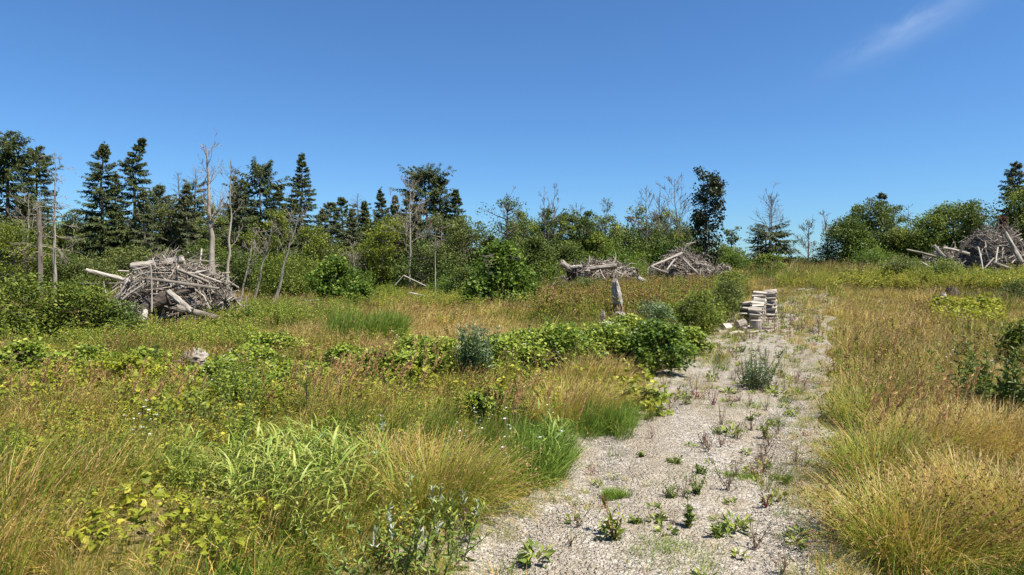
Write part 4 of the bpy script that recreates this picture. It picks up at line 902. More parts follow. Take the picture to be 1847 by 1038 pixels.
# ------------------------------------------------------------------ stacked firewood by the track
def split_mesh(seed):
    rng = np.random.default_rng(seed); L = .44; K = 4
    n = int(rng.integers(5, 8)); th = np.sort(rng.uniform(0, 2 * PI, n) * .25 + np.arange(n) * 2 * PI / n * .75 + rng.uniform(0, .3)); r = .068
    rad = r * rng.uniform(.78, 1.12, n); t = np.linspace(-.5, .5, K)
    V = np.stack([np.tile((t * L)[:, None], (1, n)) + rng.normal(0, .008, (K, n)), rad * np.cos(th) * (1 + rng.normal(0, .04, (K, n))), rad * np.sin(th) * .78 * (1 + rng.normal(0, .04, (K, n)))], -1)
    i = np.arange(K - 1)[:, None] * n; j = np.arange(n)[None]; j2 = (j + 1) % n
    mb = MB(); mb.add(V.reshape(-1, 3), np.stack([i + j, i + j2, i + n + j2, i + n + j], -1).reshape(-1, 4))
    tri = np.stack([np.zeros(n, int), 1 + np.arange(n), 1 + (np.arange(n) + 1) % n], -1)
    mb.add(np.concatenate([[V[0].mean(0)], V[0]]), T=tri[:, ::-1], m=1); mb.add(np.concatenate([[V[-1].mean(0)], V[-1]]), T=tri, m=1)
    return mb.mesh('firewood_log', ['log_pale' if seed % 3 else 'log', 'cut_end'])
SPL = [split_mesh(400 + i) for i in range(8)]
ORD = ['bottom', 'second', 'third', 'fourth', 'fifth', 'sixth', 'seventh', 'eighth', 'ninth', 'tenth', 'eleventh', 'twelfth', 'thirteenth', 'fourteenth']
ORC = ['nearest', 'second', 'third', 'fourth', 'fifth', 'sixth', 'seventh', 'eighth', 'ninth', 'tenth', 'eleventh', 'twelfth']
def wood_row(rowname, px, d0, tops, seed, step=.17, dz=.098, slope=.46, yaw=-.22):
    rng = np.random.default_rng(seed); b = at(px, d0)
    for c, tp in enumerate(tops):
        d = d0 + c * step; x = b[0] + c * step * slope
        z0 = float(hgt(x, d)) + .09; zt = EYE - (tp - HZ) / FPX * d; n = max(2, int(round((zt - z0) / dz)))
        for k in range(n):
            off = .5 * step if k % 2 else 0
            o = ob('firewood_log', SPL[int(rng.integers(8))], loc=(x + off * slope + rng.normal(0, .024), d + off + rng.normal(0, .015), z0 + k * dz),
                   rot=(rng.uniform(0, 6.28), rng.normal(0, .07), yaw + rng.normal(0, .05)), scale=(rng.uniform(.85, 1.15), rng.uniform(1.0, 1.25), rng.uniform(1.0, 1.25)))
            tag(o, f'{ORD[k]} firewood log up in {ORC[c]} column of the {rowname}', 'firewood', 'firewood stacked by the track')
wood_row('long woodpile row', 1362, 24.9, [556, 553, 551, 547, 545, 540, 538, 534, 530, 527, 524, 523], 420)
wood_row('far woodpile row', 1388, 27.2, [522, 520, 521, 520, 522], 421)
wood_row('short left woodpile row', 1345, 25.7, [544, 547, 550], 422)
def round_block(px, py, d, r, h, label, seed, rot, mats=('log', 'cut_end')):
    me = log_mesh(h, r, r * .95, seed, list(mats), K=5, n=16, bumpy=.03, bend=0); g_ = G(px, py) if d is None else at(px, d)
    o = ob('chopping_block' if 'chopping' in label else 'wood_round', me, loc=(g_[0], g_[1], g_[2] + rot[3]), rot=rot[:3]); tag(o, label, 'log')
round_block(1365, 597, 24.1, .19, .36, 'upright chopping block round before the near end of the woodpile', 430, (0, -PI / 2, 0, 0.0))
round_block(1330, 600, 24.2, .17, .34, 'thick sawn round lying left of the chopping block', 431, (0, -.25, .35, .15))
round_block(1304, 604, 23.6, .14, .34, 'pale sawn round at the left end of the scattered firewood', 432, (0, 0, .5, .12), ('log_pale', 'cut_end'))
def gl(lab, p0, p1, r0, r1, mat='log', up=.05):
    A = G(*p0); B = G(*p1); A[2] += up + .03; B[2] += up + .03
    tag(lay('firewood_stick', A, B, r0, r1, hash_(lab), mat, 'cut_end', K=6, n=8), lab, 'log')
gl('grey billet lying behind the scattered sawn rounds', (1296, 596), (1322, 592), .06, .06, up=.12)
gl('second grey billet behind the scattered sawn rounds', (1300, 591), (1328, 588), .05, .05, up=.12)
gl('pale pole lying before the scattered sawn rounds', (1316, 609), (1342, 604), .05, .045, 'log_pale')
gl('pale plank between the sawn rounds and the chopping block', (1338, 597), (1356, 594), .06, .06, 'log_pale', .06)
gl('thin pale pole lying before the chopping block', (1350, 605), (1384, 601), .04, .035, 'log_pale')
gl('dark thin pole lying right of the chopping block', (1376, 598), (1396, 597), .035, .03, 'log_dark')

round_block(1288, 606, 24.0, .12, .3, 'small grey round left of the pale sawn round', 433, (0, .1, 1.1, .1))
round_block(1318, 588, 25.6, .13, .36, 'grey round half in the grass behind the scattered firewood', 434, (0, -.1, -.4, .12))
gl('short grey billet left of the scattered rounds', (1280, 600), (1300, 603), .06, .055, up=.06)
gl('split pale billet right before the chopping block', (1384, 604), (1400, 600), .05, .05, 'log_pale')
# ------------------------------------------------------------------ scattering of what nobody could count (geometry nodes)
def scatter(name, label, cat, protos, pts, rot, scl, idx, dry):
    col = bpy.data.collections.new(name + '_kinds')
    for i, me in enumerate(protos):
        col.objects.link(bpy.data.objects.new(f'{name}_kind_{i:02d}', me))
    n = len(pts); me = bpy.data.meshes.new(name); me.vertices.add(n); me.vertices.foreach_set('co', np.asarray(pts, np.float32).ravel())
    scl = np.asarray(scl, float); scl = np.repeat(scl[:, None], 3, 1) if scl.ndim == 1 else scl
    for nm, ty, key, a in (('rot', 'FLOAT_VECTOR', 'vector', rot), ('scl', 'FLOAT_VECTOR', 'vector', scl), ('dry', 'FLOAT', 'value', dry), ('idx', 'INT', 'value', idx)):
        q = me.attributes.new(nm, ty, 'POINT'); q.data.foreach_set(key, np.asarray(a, np.int32 if ty == 'INT' else np.float32).ravel())
    o = ob(name, me); tag(o, label, cat, kind='stuff')
    ng = bpy.data.node_groups.new(name, 'GeometryNodeTree')
    ng.interface.new_socket('Geometry', in_out='INPUT', socket_type='NodeSocketGeometry'); ng.interface.new_socket('Geometry', in_out='OUTPUT', socket_type='NodeSocketGeometry')
    gi, go = ng.nodes.new('NodeGroupInput'), ng.nodes.new('NodeGroupOutput')
    iop = ng.nodes.new('GeometryNodeInstanceOnPoints'); ci = ng.nodes.new('GeometryNodeCollectionInfo')
    ci.inputs['Collection'].default_value = col; ci.inputs['Separate Children'].default_value = True; ci.inputs['Reset Children'].default_value = True
    iop.inputs['Pick Instance'].default_value = True
    def na(nm, ty):
        q = ng.nodes.new('GeometryNodeInputNamedAttribute'); q.data_type = ty; q.inputs['Name'].default_value = nm; return q.outputs['Attribute']
    e2r = ng.nodes.new('FunctionNodeEulerToRotation')
    L = ng.links.new
    L(gi.outputs[0], iop.inputs['Points']); L(ci.outputs[0], iop.inputs['Instance']); L(na('idx', 'INT'), iop.inputs['Instance Index'])
    L(na('rot', 'FLOAT_VECTOR'), e2r.inputs[0]); L(e2r.outputs[0], iop.inputs['Rotation']); L(na('scl', 'FLOAT_VECTOR'), iop.inputs['Scale'])
    L(iop.outputs[0], go.inputs[0])
    o.modifiers.new('scatter', 'NODES').node_group = ng
    return o

def snoise(x, y, s, seed):
    r = np.random.default_rng(seed); v = 0
    for k in range(7):
        a = r.uniform(0, 2 * PI); f = s * r.uniform(.6, 1.8); v = v + np.sin((x * np.cos(a) + y * np.sin(a)) * f + r.uniform(0, 6.28))
    return v / 7 ** .5 / 1.0
ZONES = [(720, 605, 130, 42, .98, 4), (860, 605, 70, 30, .85, 2), (1650, 592, 210, 42, .94, 3), (1560, 562, 120, 26, .82, 2), (1500, 532, 120, 14, .8, 1.5),
         (1600, 690, 110, 50, .68, 2.5), (1770, 760, 90, 70, .62, 2), (1690, 900, 170, 130, .66, 2.5), (1500, 850, 45, 120, .30, 2),
         (530, 592, 100, 30, .12, 3), (660, 604, 60, 16, .02, 5), (440, 585, 80, 22, .12, 2), (90, 780, 120, 45, .85, 2), (40, 715, 90, 40, .45, 1.5),
         (250, 860, 150, 40, .46, 1.2), (130, 1000, 260, 70, .62, 1.6), (420, 985, 140, 60, .46, 1.3), (650, 780, 170, 60, .66, 1.6), (850, 860, 120, 60, .42, 2),
         (1080, 705, 110, 30, .66, 2), (1000, 790, 90, 60, .15, 2), (1100, 555, 150, 30, .42, 1), (1700, 505, 200, 16, .25, 2), (350, 750, 150, 40, .5, 1), (620, 650, 120, 25, .55, 1)]
def dryness(px, py, x, y, seed):
    num = .31 + .42 * snoise(x, y, .9, seed) + .12 * snoise(x, y, 3.0, seed + 1); den = np.ones_like(num); num = num.copy()
    for cx, cy, rx, ry, v, w in ZONES:
        g_ = w * np.exp(-((px - cx) / rx) ** 2 - ((py - cy) / ry) ** 2); num += g_ * v; den += g_
    return np.clip(num / den + .07 * snoise(x, y, 2.2, seed + 2), 0, 1)
def field(rng, n, d0, d1, half=46):
    d = np.sqrt(rng.uniform(d0 ** 2, d1 ** 2, n)); a = rng.uniform(-R(half), R(half), n)
    x, y = d * np.sin(a), d * np.cos(a); return x, y
def off_path(x, y, rng, jit=.18):
    j = jit + .30 * sm(9, 20, y) + .7 * sm(28, 46, y); return ~inpoly(x + j * rng.normal(0, 1, len(x)), y + 2.5 * j * rng.normal(0, 1, len(x)), PATH_POLY)

def path_dist(x, y):
    A = np.array(PATH_POLY); B = np.roll(A, -1, 0); dm = np.full(len(x), 1e9)
    for a, b in zip(A, B):
        ab = b - a; t = np.clip(((x - a[0]) * ab[0] + (y - a[1]) * ab[1]) / max(ab @ ab, 1e-9), 0, 1); dm = np.minimum(dm, np.hypot(x - a[0] - t * ab[0], y - a[1] - t * ab[1]))
    return dm
WIND = 0.25     # the stems lie over a little towards +X
def tuft(seed, n, r, L0, L1, W0, W1, lean=.35, droop=.7, K=4, seeds=0, seedm=1, wind=1.0, seedsize=.05, flop=0.0):
    rng = np.random.default_rng(seed); mb = MB()
    a = rng.uniform(0, 2 * PI, n); q = r * np.sqrt(rng.uniform(0, 1, n)); base = np.stack([q * np.cos(a), q * np.sin(a), np.full(n, -.03)], -1)
    vx = np.cos(a) * rng.uniform(.1, .8, n) + wind * .8 + rng.normal(0, .6, n); vy = np.sin(a) * rng.uniform(.1, .8, n) + rng.normal(0, .6, n)
    az = np.arctan2(vy, vx); le = np.abs(rng.normal(lean * .6, lean * .5, n)) + flop * rng.uniform(0, 1, n); L = rng.uniform(L0, L1, n)
    P = blades(mb, rng, base, L, rng.uniform(W0, W1, n), az, le, droop * rng.uniform(.2, 1.3, n), K)
    if seeds:
        k = rng.choice(n, seeds, replace=False); tip = P[k, -1]; tdir = nrm(P[k, -1] - P[k, -2])
        for _ in range(2):
            leaves(mb, rng, tip - tdir * rng.uniform(0, .06, seeds)[:, None], seedsize * .7, .2, .0, m=1, axis=tdir)
    return mb.mesh('tuft', ['grass', ['seed', 'rushseed'][seedm - 1]])
near = [tuft(501, 60, .17, .26, .56, .004, .008, .5, 1.0, 4, 14), tuft(502, 56, .20, .20, .48, .005, .010, .7, 1.3, 4, 4), tuft(503, 66, .12, .34, .66, .0035, .006, .32, .7, 4, 24, 2),
        tuft(504, 50, .24, .18, .42, .006, .011, .9, 1.4, 4, 3), tuft(505, 54, .18, .35, .66, .004, .007, .8, .9, 4, 14, 1, 1.8), tuft(506, 44, .22, .25, .6, .004, .008, 1.5, .5, 4, 6, 1, 2.2), tuft(507, 40, .14, .16, .40, .007, .013, .5, 1.2, 4)]
mid = [tuft(511, 60, .22, .32, .62, .006, .010, .4, .8, 3, 24, 1, 1, .08), tuft(512, 60, .22, .28, .55, .006, .010, .5, 1., 3, 14, 1, 1, .08), tuft(513, 55, .20, .4, .72, .005, .009, .3, .6, 3, 24, 2, 1, .08)]
far = [tuft(521, 44, .36, .35, .65, .012, .022, .45, .8, 2, 18, 1, 1, .13), tuft(522, 44, .36, .3, .58, .012, .022, .5, .9, 2, 10, 1, 1, .13), tuft(523, 40, .34, .4, .7, .012, .02, .35, .6, 2, 12, 2, 1, .13)]
def grass(name, label, protos, seed, n, d0, d1, s0, s1, half=50):
    rng = np.random.default_rng(seed); x, y = field(rng, n, d0, d1, half); k = off_path(x, y, rng); x, y = x[k], y[k]; n = len(x)
    z = hgt(x, y); px, py = pix(x, y, z); dr = np.clip(dryness(px, py, x, y, 77) + rng.normal(0, .06, n), 0, 1)
    pd = path_dist(x, y); lump = (.35 + .65 * sm(.05, .75, pd)) * np.clip(1 + .46 * snoise(x, y, 1.9, 31), .3, 1.7)
    scatter(name, label, 'grass', protos, np.stack([x, y, z], -1), np.stack([rng.normal(0, .06, n), rng.normal(0, .06, n), rng.normal(0, .5, n)], -1),
            rng.uniform(s0, s1, n) * lump, rng.integers(0, len(protos), n), dr)
grass('meadow_grass', 'long green and tawny grass of the foreground meadow', near, 601, 9000, 1.0, 12.5, .5, 1.0, 66)
grass('meadow_grass', 'long green and tawny grass of the middle meadow', mid, 602, 9500, 12.0, 24, .5, .85)
grass('meadow_grass', 'green and tawny grass of the far meadow', far, 603, 15000, 23.5, 52, .65, 1.0)
grass('meadow_grass', 'grass under the edge of the wood', far, 604, 16000, 51, 112, 1.0, 1.7)

# leafy undergrowth along the foot of the wood
def bush_proto(seed, n=900, size=.17, h=1.0):
    rng = np.random.default_rng(seed); mb = MB(); nc = 26; t = rng.uniform(0, 1, nc); a = rng.uniform(0, 2 * PI, nc); w = np.sqrt(1 - t ** 2 * .9) * np.sqrt(rng.uniform(.1, 1, nc))
    C_ = np.stack([w * np.cos(a), w * np.sin(a), t * h], -1); ci = rng.integers(0, nc, n)
    pos = C_[ci] + rng.normal(0, .2, (n, 3)); pos[:, 2] = np.abs(pos[:, 2])
    leaves(mb, rng, pos, size, .6, .5, tint=np.clip(rng.normal(.45, .15, nc)[ci] + rng.normal(0, .2, n), 0, 1))
    q = np.linspace(0, 1, 4)[None, :, None]; tubes(mb, C_[:, None] * q, np.tile(np.linspace(.03, .008, 4), (nc, 1)), 4, m=1)
    return mb.mesh('bush', ['under', 'stem_brown'])
BP = [bush_proto(531, 2400, .10), bush_proto(532, 2400, .10), bush_proto(533, 2000, .115, 1.2), bush_proto(534, 2200, .095, .8)]
def undergrowth():
    rng = np.random.default_rng(541); P = []
    def band(x0, x1, d0, d1, n, s0, s1, dry0, dry1):
        for _ in range(n):
            px = rng.uniform(x0, x1); d = rng.uniform(d0, d1); p = at(px, d); P.append((*p, rng.uniform(s0, s1), rng.uniform(dry0, dry1)))
    band(-160, 880, 56, 78, 120, 1.1, 2.4, .0, .55)
    band(-160, 900, 47, 58, 70, .7, 1.5, .0, .8)
    band(900, 1260, 66, 84, 80, 1.5, 3.0, .0, .6)
    band(940, 1330, 60, 70, 60, .8, 1.6, .1, .8)
    band(1545, 2050, 68, 84, 75, 1.6, 3.0, .0, .7)
    band(1560, 2050, 56, 66, 55, .8, 1.6, .2, .8)
    band(1320, 1500, 84, 92, 26, .7, 1.3, .0, .5)
    band(-160, 900, 80, 100, 110, 1.8, 3.0, .0, .6)
    band(900, 1250, 84, 100, 70, 2.2, 3.4, .0, .5)
    band(1560, 2050, 84, 100, 80, 2.0, 3.2, .0, .5)
    P = np.array(P); n = len(P)
    scatter('undergrowth', 'leafy undergrowth filling the foot of the wood', 'undergrowth', BP, P[:, :3], np.stack([np.zeros(n), np.zeros(n), rng.uniform(0, 6.28, n)], -1),
            np.stack([P[:, 3], P[:, 3], P[:, 3] * rng.uniform(.7, 1.3, n)], -1), rng.integers(0, 4, n), P[:, 4])
undergrowth()

# tall leafy weeds
def forb(seed, h=.75, nl=34, size=.075, spikes=False, nst=3):
    rng = np.random.default_rng(seed); mb = MB(); K = 5; s = np.linspace(0, 1, K)
    b = rng.normal(0, .07, (nst, 2)); tp = b + rng.normal(0, .12, (nst, 2)); hh = h * rng.uniform(.7, 1.1, nst)
    P = np.stack([b[:, None, 0] + (tp - b)[:, None, 0] * s, b[:, None, 1] + (tp - b)[:, None, 1] * s, hh[:, None] * s], -1)
    tubes(mb, P, np.tile(np.linspace(.006, .002, K), (nst, 1)), 4, m=1)
    k = rng.integers(0, nst, nl * nst); t = rng.uniform(.12, 1, nl * nst); f = t * (K - 1); i = np.minimum(f.astype(int), K - 2); fr = (f - i)[:, None]
    pos = P[k, i] * (1 - fr) + P[k, i + 1] * fr; a = rng.uniform(0, 2 * PI, len(k)); ax = np.stack([np.cos(a), np.sin(a), rng.uniform(.0, .7, len(k))], -1)
    leaves(mb, rng, pos + ax * .02, size * (1.2 - .5 * t), .42, .6, axis=ax)
    if spikes:
        n2 = 26 * nst; k = rng.integers(0, nst, n2); t = rng.uniform(.6, 1.0, n2)
        pos = np.stack([np.interp(t, s, s) * 0 + P[k, 0, 0] + (P[k, -1, 0] - P[k, 0, 0]) * t, P[k, 0, 1] + (P[k, -1, 1] - P[k, 0, 1]) * t, hh[k] * t * 1.08], -1)
        leaves(mb, rng, pos, .05, .5, .1, m=2)
    return mb.mesh('forb', ['forb', 'stem', 'dockbrown'])
FP = [forb(551), forb(552, .6, 40, .08), forb(553, .9, 24, .07, True), forb(554, .5, 46, .07), forb(555, .85, 22, .09, True, 4)]
def forbs():
    rng = np.random.default_rng(561); P = []
    def zone(x0, x1, y0, y1, n, kinds, s0, s1, d0, d1):
        for _ in range(n):
            px, py = rng.uniform(x0, x1), rng.uniform(y0, y1); g_ = G(px, py)
            if not inpoly(np.array([g_[0]]), np.array([g_[1]]), PATH_POLY)[0]: P.append((*g_, rng.choice(kinds), rng.uniform(s0, s1), rng.uniform(d0, d1)))
    zone(970, 1290, 522, 590, 900, [2, 4, 0, 3], 1.0, 1.6, .2, 1.)
    zone(1180, 1340, 520, 600, 300, [0, 1, 3], 1.2, 1.9, .0, .5)
    zone(1560, 1900, 500, 528, 520, [0, 1, 3], 1.1, 1.7, .55, 1.); zone(1400, 1600, 506, 526, 260, [0, 1, 3], .9, 1.4, .5, 1.)
    zone(1640, 1900, 503, 535, 250, [0, 1, 3], 1.2, 1.9, .4, 1.)
    zone(380, 640, 560, 600, 420, [0, 1, 3], 1.0, 1.5, .1, .6)
    zone(-60, 460, 600, 650, 420, [0, 1, 3], .9, 1.4, .2, .8)
    zone(640, 960, 540, 568, 380, [0, 1, 3], 1.1, 1.7, .3, .9)
    zone(-100, 1000, 620, 780, 620, [0, 1, 3, 1, 3, 0, 2], .6, 1.0, .3, 1.)
    zone(-100, 760, 760, 1040, 170, [0, 1, 3, 3], .35, .7, .2, 1.); zone(-100, 760, 700, 900, 260, [0, 1, 3, 1], .5, .9, .2, 1.)
    zone(1500, 1900, 560, 760, 60, [2, 4, 0], .6, 1., .2, .9)
    zone(380, 480, 730, 770, 26, [0, 1], 1.0, 1.3, .0, .3)
    P = np.array(P); n = len(P)
    scatter('tall_weeds', 'tall leafy weeds standing among the grass', 'weeds', FP, P[:, :3], np.stack([rng.normal(0, .1, n), rng.normal(0.08, .1, n), rng.uniform(0, 6.28, n)], -1), P[:, 4], P[:, 3], P[:, 5])
forbs()

# broad-bladed reed grass, plumes
def reed(seed, n=7, h=.75, W=.016, leafL=.30, mat='reed'):
    rng = np.random.default_rng(seed); mb = MB(); K = 4
    b = np.concatenate([rng.normal(0, .09, (n, 2)), np.zeros((n, 1))], 1); hh = h * rng.uniform(.6, 1.1, n); az = rng.normal(0, 1.2, n)
    Ps = blades(mb, rng, b, hh, .007, az, .12, .25, 4, tint=np.full(n, .35))
    nl = 6; k = np.repeat(np.arange(n), nl); t = np.tile(np.linspace(.2, .98, nl), n); f = t * 4; i = np.minimum(f.astype(int), 3); fr = (f - i)[:, None]
    pos = Ps[k, i] * (1 - fr) + Ps[k, i + 1] * fr; m = len(k)
    blades(mb, rng, pos, leafL * rng.uniform(.6, 1.2, m), W * 1.25 * rng.uniform(.7, 1.2, m), rng.uniform(0, 2 * PI, m), rng.uniform(.4, .9, m), rng.uniform(.9, 2.2, m), 5)
    return mb.mesh('reed', [mat])
RP = [reed(571), reed(572, 6, .85), reed(573, 8, .6, .014, .26)]
SW = [tuft(575, 60, .15, .4, .75, .008, .014, .3, .7, 4)]; SW[0].materials[0] = M['reed']
def reeds():
    rng = np.random.default_rng(581); P = []
    def zone(x0, x1, y0, y1, n, s0, s1, d0, d1, kinds=(0, 1, 2)):
        for _ in range(n):
            g_ = G(rng.uniform(x0, x1), rng.uniform(y0, y1)); P.append((*g_, rng.choice(kinds), rng.uniform(s0, s1), rng.uniform(d0, d1)))
    zone(400, 600, 870, 980, 28, .75, 1.05, .3, 1.); zone(480, 680, 890, 1000, 18, .65, .95, .3, 1.); zone(280, 400, 860, 900, 12, .5, .7, .4, 1.)
    zone(915, 1000, 830, 895, 40, .7, 1.0, .1, .6, (3,)); zone(925, 1000, 830, 890, 16, .6, .9, .2, .7)
    zone(240, 380, 850, 890, 18, .5, .7, .4, .9, (3,)); zone(585, 715, 604, 622, 70, 1.2, 1.7, .2, .6, (3,)); zone(1040, 1130, 770, 800, 26, .6, .9, 0., .4, (3,))
    P = np.array(P); n = len(P)
    scatter('reed_grass', 'broad-bladed bright green reed grass in patches', 'grass', RP + SW, P[:, :3], np.stack([rng.normal(0, .08, n), rng.normal(.06, .08, n), rng.uniform(-.6, .6, n)], -1), P[:, 4], P[:, 3], P[:, 5])
reeds()
def plume(seed):
    rng = np.random.default_rng(seed); mb = MB(); n = 3; b = np.concatenate([rng.normal(0, .1, (n, 2)), np.zeros((n, 1))], 1)
    P = blades(mb, rng, b, rng.uniform(.7, .95, n), .005, rng.normal(0, .6, n), .08, .25, 4, m=0, tint=np.full(n, .8))
    for k in range(n):
        t = rng.uniform(0, 1, 40)[:, None]; c = P[k, -2] * (1 - t) + P[k, -1] * t + rng.normal(0, .007, (40, 3)); leaves(mb, rng, c, .05, .25, 0, m=1, axis=np.tile(nrm(P[k, -1] - P[k, -2]), (40, 1)))
    return mb.mesh('plume', ['grass', 'plume'])
def plumes():
    rng = np.random.default_rng(591); P = []
    for x0, x1, y0, y1, n, s0, s1 in ((520, 780, 690, 790, 30, .9, 1.2), (-50, 480, 700, 800, 22, .8, 1.1), (1560, 1720, 790, 880, 14, .9, 1.2), (1480, 1640, 600, 700, 14, .8, 1.1), (880, 1000, 760, 830, 10, .8, 1.)):
        for _ in range(n): P.append((*G(rng.uniform(x0, x1), rng.uniform(y0, y1)), rng.uniform(s0, s1)))
    P = np.array(P); n = len(P)
    scatter('seed_plumes', 'thin pinkish grass plumes rising over the meadow', 'grass', [plume(592), plume(593)], P[:, :3], np.stack([rng.normal(0, .08, n), rng.normal(.05, .08, n), rng.uniform(-.6, .6, n)], -1), P[:, 3], rng.integers(0, 2, n), np.full(n, .75))
plumes()
# lime ground leaves, white flowers
def groundleaf(seed):
    rng = np.random.default_rng(seed); mb = MB(); n = 9; a = rng.uniform(0, 2 * PI, n); r_ = rng.uniform(.03, .16, n)
    c = np.stack([r_ * np.cos(a), r_ * np.sin(a), rng.uniform(.18, .42, n)], -1)
    b = np.stack([.3 * c[:, 0], .3 * c[:, 1], np.zeros(n)], -1); q = np.linspace(0, 1, 3)[None, :, None]
    tubes(mb, b[:, None] * (1 - q) + c[:, None] * q, np.full((n, 3), .002), 3, m=1)
    for o_ in (-.9, 0, .9):
        leaves(mb, rng, c, .085, .75, .9, axis=np.stack([np.cos(a + o_), np.sin(a + o_), np.full(n, -.1)], -1), rich=True)
    return mb.mesh('groundleaf', ['leaf_lime', 'stem'])
def limes():
    rng = np.random.default_rng(595); P = []
    for x0, x1, y0, y1, n in ((-40, 480, 810, 990, 26), (-40, 620, 660, 780, 220), (560, 1180, 680, 760, 90), (1690, 1800, 565, 590, 90), (1740, 1900, 505, 530, 120), (1500, 1700, 505, 530, 90), (100, 480, 1000, 1060, 8)):
        for _ in range(n): P.append((*G(rng.uniform(x0, x1), rng.uniform(y0, y1)), rng.uniform(.8, 1.3)))
    P = np.array(P); n = len(P)
    scatter('lime_leaves', 'lime-coloured bramble leaves scattered through the grass', 'leaves', [groundleaf(596), groundleaf(597), groundleaf(598)], P[:, :3], np.stack([np.zeros(n), np.zeros(n), rng.uniform(0, 6.28, n)], -1), P[:, 3] * np.where(P[:, 1] > 20, 1.6, np.where(P[:, 1] < 9.5, .72, 1.0)), rng.integers(0, 3, n), np.full(n, .5))
limes()
def flower(seed):
    rng = np.random.default_rng(seed); mb = MB(); n = 4; b = np.concatenate([rng.normal(0, .06, (n, 2)), np.zeros((n, 1))], 1); h = rng.uniform(.35, .6, n)
    t = b + np.concatenate([rng.normal(0, .06, (n, 2)), h[:, None]], 1); q = np.linspace(0, 1, 3)[None, :, None]
    tubes(mb, b[:, None] * (1 - q) + t[:, None] * q, np.full((n, 3), .002), 3, m=1)
    for k in range(7):
        a = k * .9; leaves(mb, rng, t, .02, .6, .6, axis=np.tile([[math.cos(a), math.sin(a), .25]], (n, 1)), m=0)
    return mb.mesh('flower', ['petal', 'stem'])
def flowers():
    rng = np.random.default_rng(599); P = []
    for x0, x1, y0, y1, n in ((110, 300, 760, 860, 3), (500, 900, 640, 760, 6), (1000, 1240, 620, 680, 34), (800, 1000, 760, 900, 8), (1500, 1840, 560, 720, 14)):
        for _ in range(n): P.append((*G(rng.uniform(x0, x1), rng.uniform(y0, y1)), rng.uniform(.8, 1.2)))
    P = np.array(P); n = len(P)
    scatter('white_flowers', 'small white flowers dotted over the meadow', 'flowers', [flower(5991), flower(5992)], P[:, :3], np.stack([np.zeros(n), np.zeros(n), rng.uniform(0, 6.28, n)], -1), P[:, 3], rng.integers(0, 2, n), np.full(n, .5))
flowers()

# gravel stones and tiny weeds on the track
def stone_mesh(seed, mat='gravel'):
    rng = np.random.default_rng(seed); g_ = (1 + 5 ** .5) / 2
    V = nrm(np.array([(-1, g_, 0), (1, g_, 0), (-1, -g_, 0), (1, -g_, 0), (0, -1, g_), (0, 1, g_), (0, -1, -g_), (0, 1, -g_), (g_, 0, -1), (g_, 0, 1), (-g_, 0, -1), (-g_, 0, 1)]))
    T = [(0, 11, 5), (0, 5, 1), (0, 1, 7), (0, 7, 10), (0, 10, 11), (1, 5, 9), (5, 11, 4), (11, 10, 2), (10, 7, 6), (7, 1, 8), (3, 9, 4), (3, 4, 2), (3, 2, 6), (3, 6, 8), (3, 8, 9), (4, 9, 5), (2, 4, 11), (6, 2, 10), (8, 6, 7), (9, 8, 1)]
    V = V * rng.uniform(.7, 1.2, (12, 1)) * rng.uniform(.6, 1.1, 3); return MB().add(V, T=T).mesh('stone', mat)
def on_path(rng, n, d0, d1, grow=0.0):
    x, y = field(rng, n, d0, d1, 30); k = inpoly(x, y, PATH_POLY); return x[k], y[k]
def gravel():
    rng = np.random.default_rng(611); x, y = on_path(rng, 200000, 4.0, 15.0); n = min(len(x), 34000); x, y = x[:n], y[:n]
    s = rng.uniform(.004, .012, n) * np.where(rng.uniform(0, 1, n) < .04, rng.uniform(1.5, 3.2, n), 1)
    scatter('gravel', 'loose pale gravel stones on the track', 'gravel', [stone_mesh(612 + i) for i in range(6)], np.stack([x, y, hgt(x, y) + .026 + s * .1], -1), rng.uniform(0, 6.28, (n, 3)), s, rng.integers(0, 6, n), np.zeros(n))
gravel()
def track_edge_grass():
    rng = np.random.default_rng(615); E = np.concatenate([PL, PR]); sg = np.concatenate([np.ones(len(PL)), -np.ones(len(PR))]); k = rng.integers(0, len(E) - 1, 1500)
    ok = (k != len(PL) - 1); k = k[ok]; t = rng.uniform(0, 1, len(k))[:, None]; p_ = E[k] * (1 - t) + E[k + 1] * t; p_[:, 0] += sg[k] * (np.abs(rng.normal(0, .17, len(k))) - .15); ok = p_[:, 1] > 3.5; p_ = p_[ok]; n = len(p_)
    scatter('track_edge_grass', 'short ragged grass creeping over the edges of the track', 'grass', [near[1], near[3], near[6], mid[1]], np.concatenate([p_, (hgt(p_[:, 0], p_[:, 1]) + .02)[:, None]], 1), np.stack([np.zeros(n), np.zeros(n), rng.uniform(0, 6.28, n)], -1), rng.uniform(.15, .45, n), rng.integers(0, 4, n), np.clip(rng.normal(.45, .25, n), 0, 1))
track_edge_grass()
